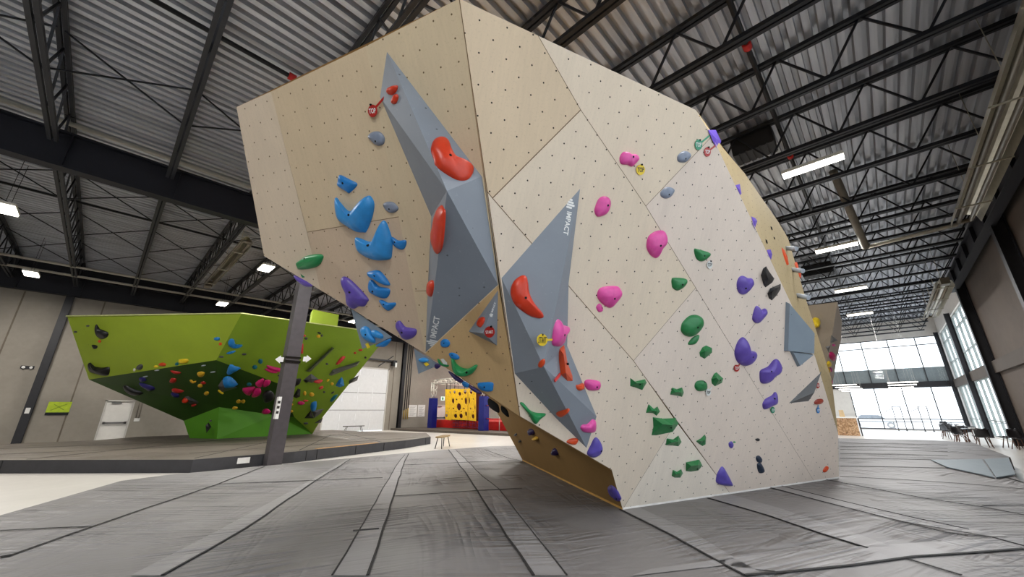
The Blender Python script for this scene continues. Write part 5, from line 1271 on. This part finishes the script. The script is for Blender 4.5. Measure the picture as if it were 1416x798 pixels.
for pts, ck, lab in ((el(232, 358, 11, 10), 'pink', 'pink hold topmost on the far wall side panel'), ([(205, 420), (225, 410), (248, 455), (235, 478), (208, 455)], 'magenta', 'pink flower-like hold on the far wall side panel'), (el(199, 500, 13, 24), 'yellow', 'yellow hold on the far wall side panel, upper'),
    (el(193, 545, 10, 22), 'gold', 'yellow hold on the far wall side panel, lower'), (el(210, 540, 8, 18), 'pink', 'pink hold next to the yellow pair on the far wall'), (el(216, 630, 6, 16), 'pink', 'pink hold lowest on the far wall side panel')):
    G(SP, 'v', pts, ck, lab)
# reception desk
dk = thing('reception_desk', 'chipboard-fronted reception desk with a white counter top', 'desk', (35.4, 2.3, 0))
obj('front_panel', MB().box((35.0, 1.75, 0), (35.08, 3.3, 1.1)), osb('chipboard'), dk)
obj('carcass', MB().box((35.08, 1.75, 0), (36.2, 3.3, 1.1)), m_white, dk)
obj('counter_top', MB().box((34.95, 1.68, 1.1), (36.25, 3.35, 1.16)), plain('counter_white', (236, 236, 234), .35, 0, .02), dk)
obj('side_leg', MB().box((35.0, 1.62, 0), (35.08, 1.68, 1.1)), m_steel, dk)
tag(obj('display_stand', MB().prism([(36.0, 2.35, 1.161), (36.0, 2.65, 1.161), (36.0, 2.62, 1.62), (36.0, 2.38, 1.62)], (.06, 0, 0)), plain('tan_card', (206, 180, 140), .7)), 'tan card display standing on the reception desk', 'display')
# pendant tube clusters
def pendants(rows, lab, grp, z=3.2):
    for k, (xa, xb, py) in enumerate(rows):
        A_ = at((xa, py), 2, z); x = A_.x; B_2 = at((xb, py), 0, x); ya, yb = A_.y, B_2.y
        t = thing('pendant_tube', lab[k], 'light', (x, ya, z), grp)
        obj('tube', MB().box((x-.05, yb, z-.03), (x+.05, ya, z+.03)), plain('pendant_lit', (255, 252, 244), .4, emit=3.0), t)
        mb = MB()
        for f_ in (.08, .92): mb.tube((x, ya+(yb-ya)*f_, z+.03), (x, ya+(yb-ya)*f_, 9.0), .006, 5)
        obj('cable', mb, plain('cable_white', (200, 200, 198), .6), t)
oo = ('top', 'second', 'third', 'lowest')
pendants([(1151, 1184.5, 533), (1155, 1189, 536), (1160, 1193, 538.6), (1164, 1195, 541)], ['lit hanging tube, %s of the four beside the far bouldering wall' % w for w in oo], 'hanging tubes near the desk')
pendants([(1227, 1270, 529.5), (1228, 1268, 533), (1228.5, 1264, 536.4), (1228.5, 1260, 539.5)], ['lit hanging tube, %s of the four in front of the glazed end wall' % w for w in oo], 'hanging tubes at the glazed wall')
# pull-up style frames by the glass
def rack(y, lab):
    t = thing('metal_rack', lab, 'rack', (46.3, y, 0))
    for s in (-1, 1): obj('upright', MB().bar((46.3, y+s*.24, 0), (46.3, y+s*.24, 1.92), .05), m_steel, t)
    obj('crossbar', MB().bar((46.3, y-.24, 1.9), (46.3, y+.24, 1.9), .05), m_steel, t)
    obj('arm', MB().bar((46.3, y+.24, 1.75), (46.3, y+.75, 1.5), .04).bar((46.3, y-.24, 1.75), (46.3, y-.75, 1.5), .04), m_steel, t)
    for s in (-1, 1): obj('foot', MB().box((46.05, y+s*.24-.04, 0), (46.55, y+s*.24+.04, .05)), m_steel, t)
rack(-.42, 'thin dark metal rack by the end glass, closer to the desk'); rack(-1.94, 'thin dark metal rack by the end glass, closer to the tables')
# tables and shell chairs
m_tbl = plain('black_table_top', (30, 28, 32), .25); m_shell = plain('black_shell', (28, 26, 30), .4); m_leg = plain('brown_wood_leg', (88, 58, 42), .6); m_top2 = plain('white_box', (220, 220, 220), .6)
def table(x, y, lab):
    t = thing('table', lab, 'table', (x, y, 0))
    obj('tabletop', MB().box((x-.6, y-.4, .71), (x+.6, y+.4, .75)), m_tbl, t)
    for sx in (-1, 1):
        for sy in (-1, 1): obj('leg', MB().tube((x+sx*.54, y+sy*.34, 0), (x+sx*.5, y+sy*.3, .71), .022, 8), m_leg, t)
def chair(x, y, rz, lab, woodleg=True):
    c, s = math.cos(rz), math.sin(rz)
    W = lambda a, b, z: V((x+a*c-b*s, y+a*s+b*c, z))
    t = thing('shell_chair', lab, 'chair', (x, y, 0))
    # bucket: seat curving up into a rounded back
    prof_ = [(.24, .45, .20), (.20, .445, .225), (.05, .43, .235), (-.10, .435, .235), (-.19, .48, .23), (-.235, .58, .225), (-.265, .70, .20), (-.285, .80, .14)]
    vs, fs = [], []; n = 7
    for a, z, w in prof_:
        for i in range(n):
            f = -1+2*i/(n-1); vs.append(W(a+.06*f*f*(1 if z > .5 else 0), w*f, z+.05*f*f))
    for i in range(len(prof_)-1):
        for j in range(n-1): fs.append((i*n+j, i*n+j+1, (i+1)*n+j+1, (i+1)*n+j))
    o = obj('seat_shell', MB().add(vs, fs, 0, True), m_shell, t, fix=False)
    md = o.modifiers.new('thick', 'SOLIDIFY'); md.thickness = .018
    for sx in (-1, 1):
        for sy in (-1, 1): obj('leg', MB().tube(W(sx*.22-.02, sy*.21, 0), W(sx*.12-.02, sy*.12, .43), .016, 8), m_leg if woodleg else m_steel, t)
table(29.6, -2.75, 'black cafe table by the windows, closest to the big dark column'); table(33.6, -2.75, 'black cafe table by the windows, middle one'); table(39.0, -2.6, 'black cafe table closest to the glazed end wall')
chair(28.1, -2.75, math.radians(10), 'black shell chair in front of the closest table, back to the mats')
chair(28.6, -3.6, math.radians(60), 'black shell chair tucked beside the closest table by the window')
chair(27.6, -3.75, math.radians(200), 'black shell chair standing nearest the dark column, turned away')
chair(30.9, -2.3, math.radians(185), 'black shell chair between the closest and middle tables')
chair(32.3, -2.5, math.radians(5), 'black shell chair at the near side of the middle table')
chair(34.6, -2.2, math.radians(230), 'black shell chair at the far side of the middle table')
chair(37.4, -2.3, math.radians(20), 'dark shell chair beside the table nearest the end glass')
chair(43.6, -2.75, math.radians(200), 'thin-legged chair standing alone by the end glass', False)
tag(obj('white_box', MB().box((33.2, -2.85, .751), (34.1, -2.55, .80)), m_top2), 'white flat box lying on the middle cafe table', 'box')
tag(obj('white_box', MB().box((29.2, -2.9, .751), (30.0, -2.6, .79)), m_top2), 'white flat box lying on the closest cafe table', 'box')
# things outdoors
car = thing('car', 'white car parked outside beyond the end glass', 'car', (60, 1.6, -.25))
pr = [(-2.1, .25), (-2.15, .65), (-1.9, .85), (-1.2, .95), (-.6, 1.4), (.9, 1.42), (1.6, .98), (2.1, .9), (2.2, .55), (2.1, .25)]
vs = [V((60-.85, 1.6+a, z-.25)) for a, z in pr]; obj('body', MB().prism(vs, (1.7, 0, 0)), plain('car_white', (230, 232, 234), .3, 0, .02), car)
obj('side_window', MB().prism([V((60-.87, 1.6+a, z-.25)) for a, z in ((-1.1, .97), (-.55, 1.34), (.85, 1.36), (1.4, 1.0))], (.03, 0, 0)), plain('car_glass', (130, 138, 146), .2), car)
for a in (-1.35, 1.4): w_ = obj('wheel', MB().tube((60-.9, 1.6+a, .07), (60-.6, 1.6+a, .07), .32, 16), plain('tyre_grey', (150, 152, 156), .7), car); obj('hubcap', MB().tube((60-.92, 1.6+a, .07), (60-.9, 1.6+a, .07), .18, 16), m_hous, w_)
tag(obj('guard_rail', MB().bar((50.2, 6, .62), (50.2, -9, .62), .06).bar((50.2, 3.5, -.25), (50.2, 3.5, .62), .06).bar((50.2, 0, -.25), (50.2, 0, .62), .06).bar((50.2, -3.5, -.25), (50.2, -3.5, .62), .06), plain('rail_grey', (120, 124, 128), .5)), 'grey railing outside the end glass', 'railing')

# ------------------------------------------------------------------ finish
for o in scene.objects:
    if '_o' in o: del o['_o']
scene.view_settings.view_transform = 'Standard'; scene.view_settings.look = 'None'; scene.view_settings.exposure = 0.0
try:
    scene.cycles.use_denoising = True; scene.cycles.denoiser = 'OPENIMAGEDENOISE'
    scene.cycles.max_bounces = 7; scene.cycles.diffuse_bounces = 4; scene.cycles.glossy_bounces = 3; scene.cycles.transparent_max_bounces = 8
    scene.cycles.sample_clamp_indirect = 6; scene.cycles.caustics_reflective = False; scene.cycles.caustics_refractive = False
except Exception: pass
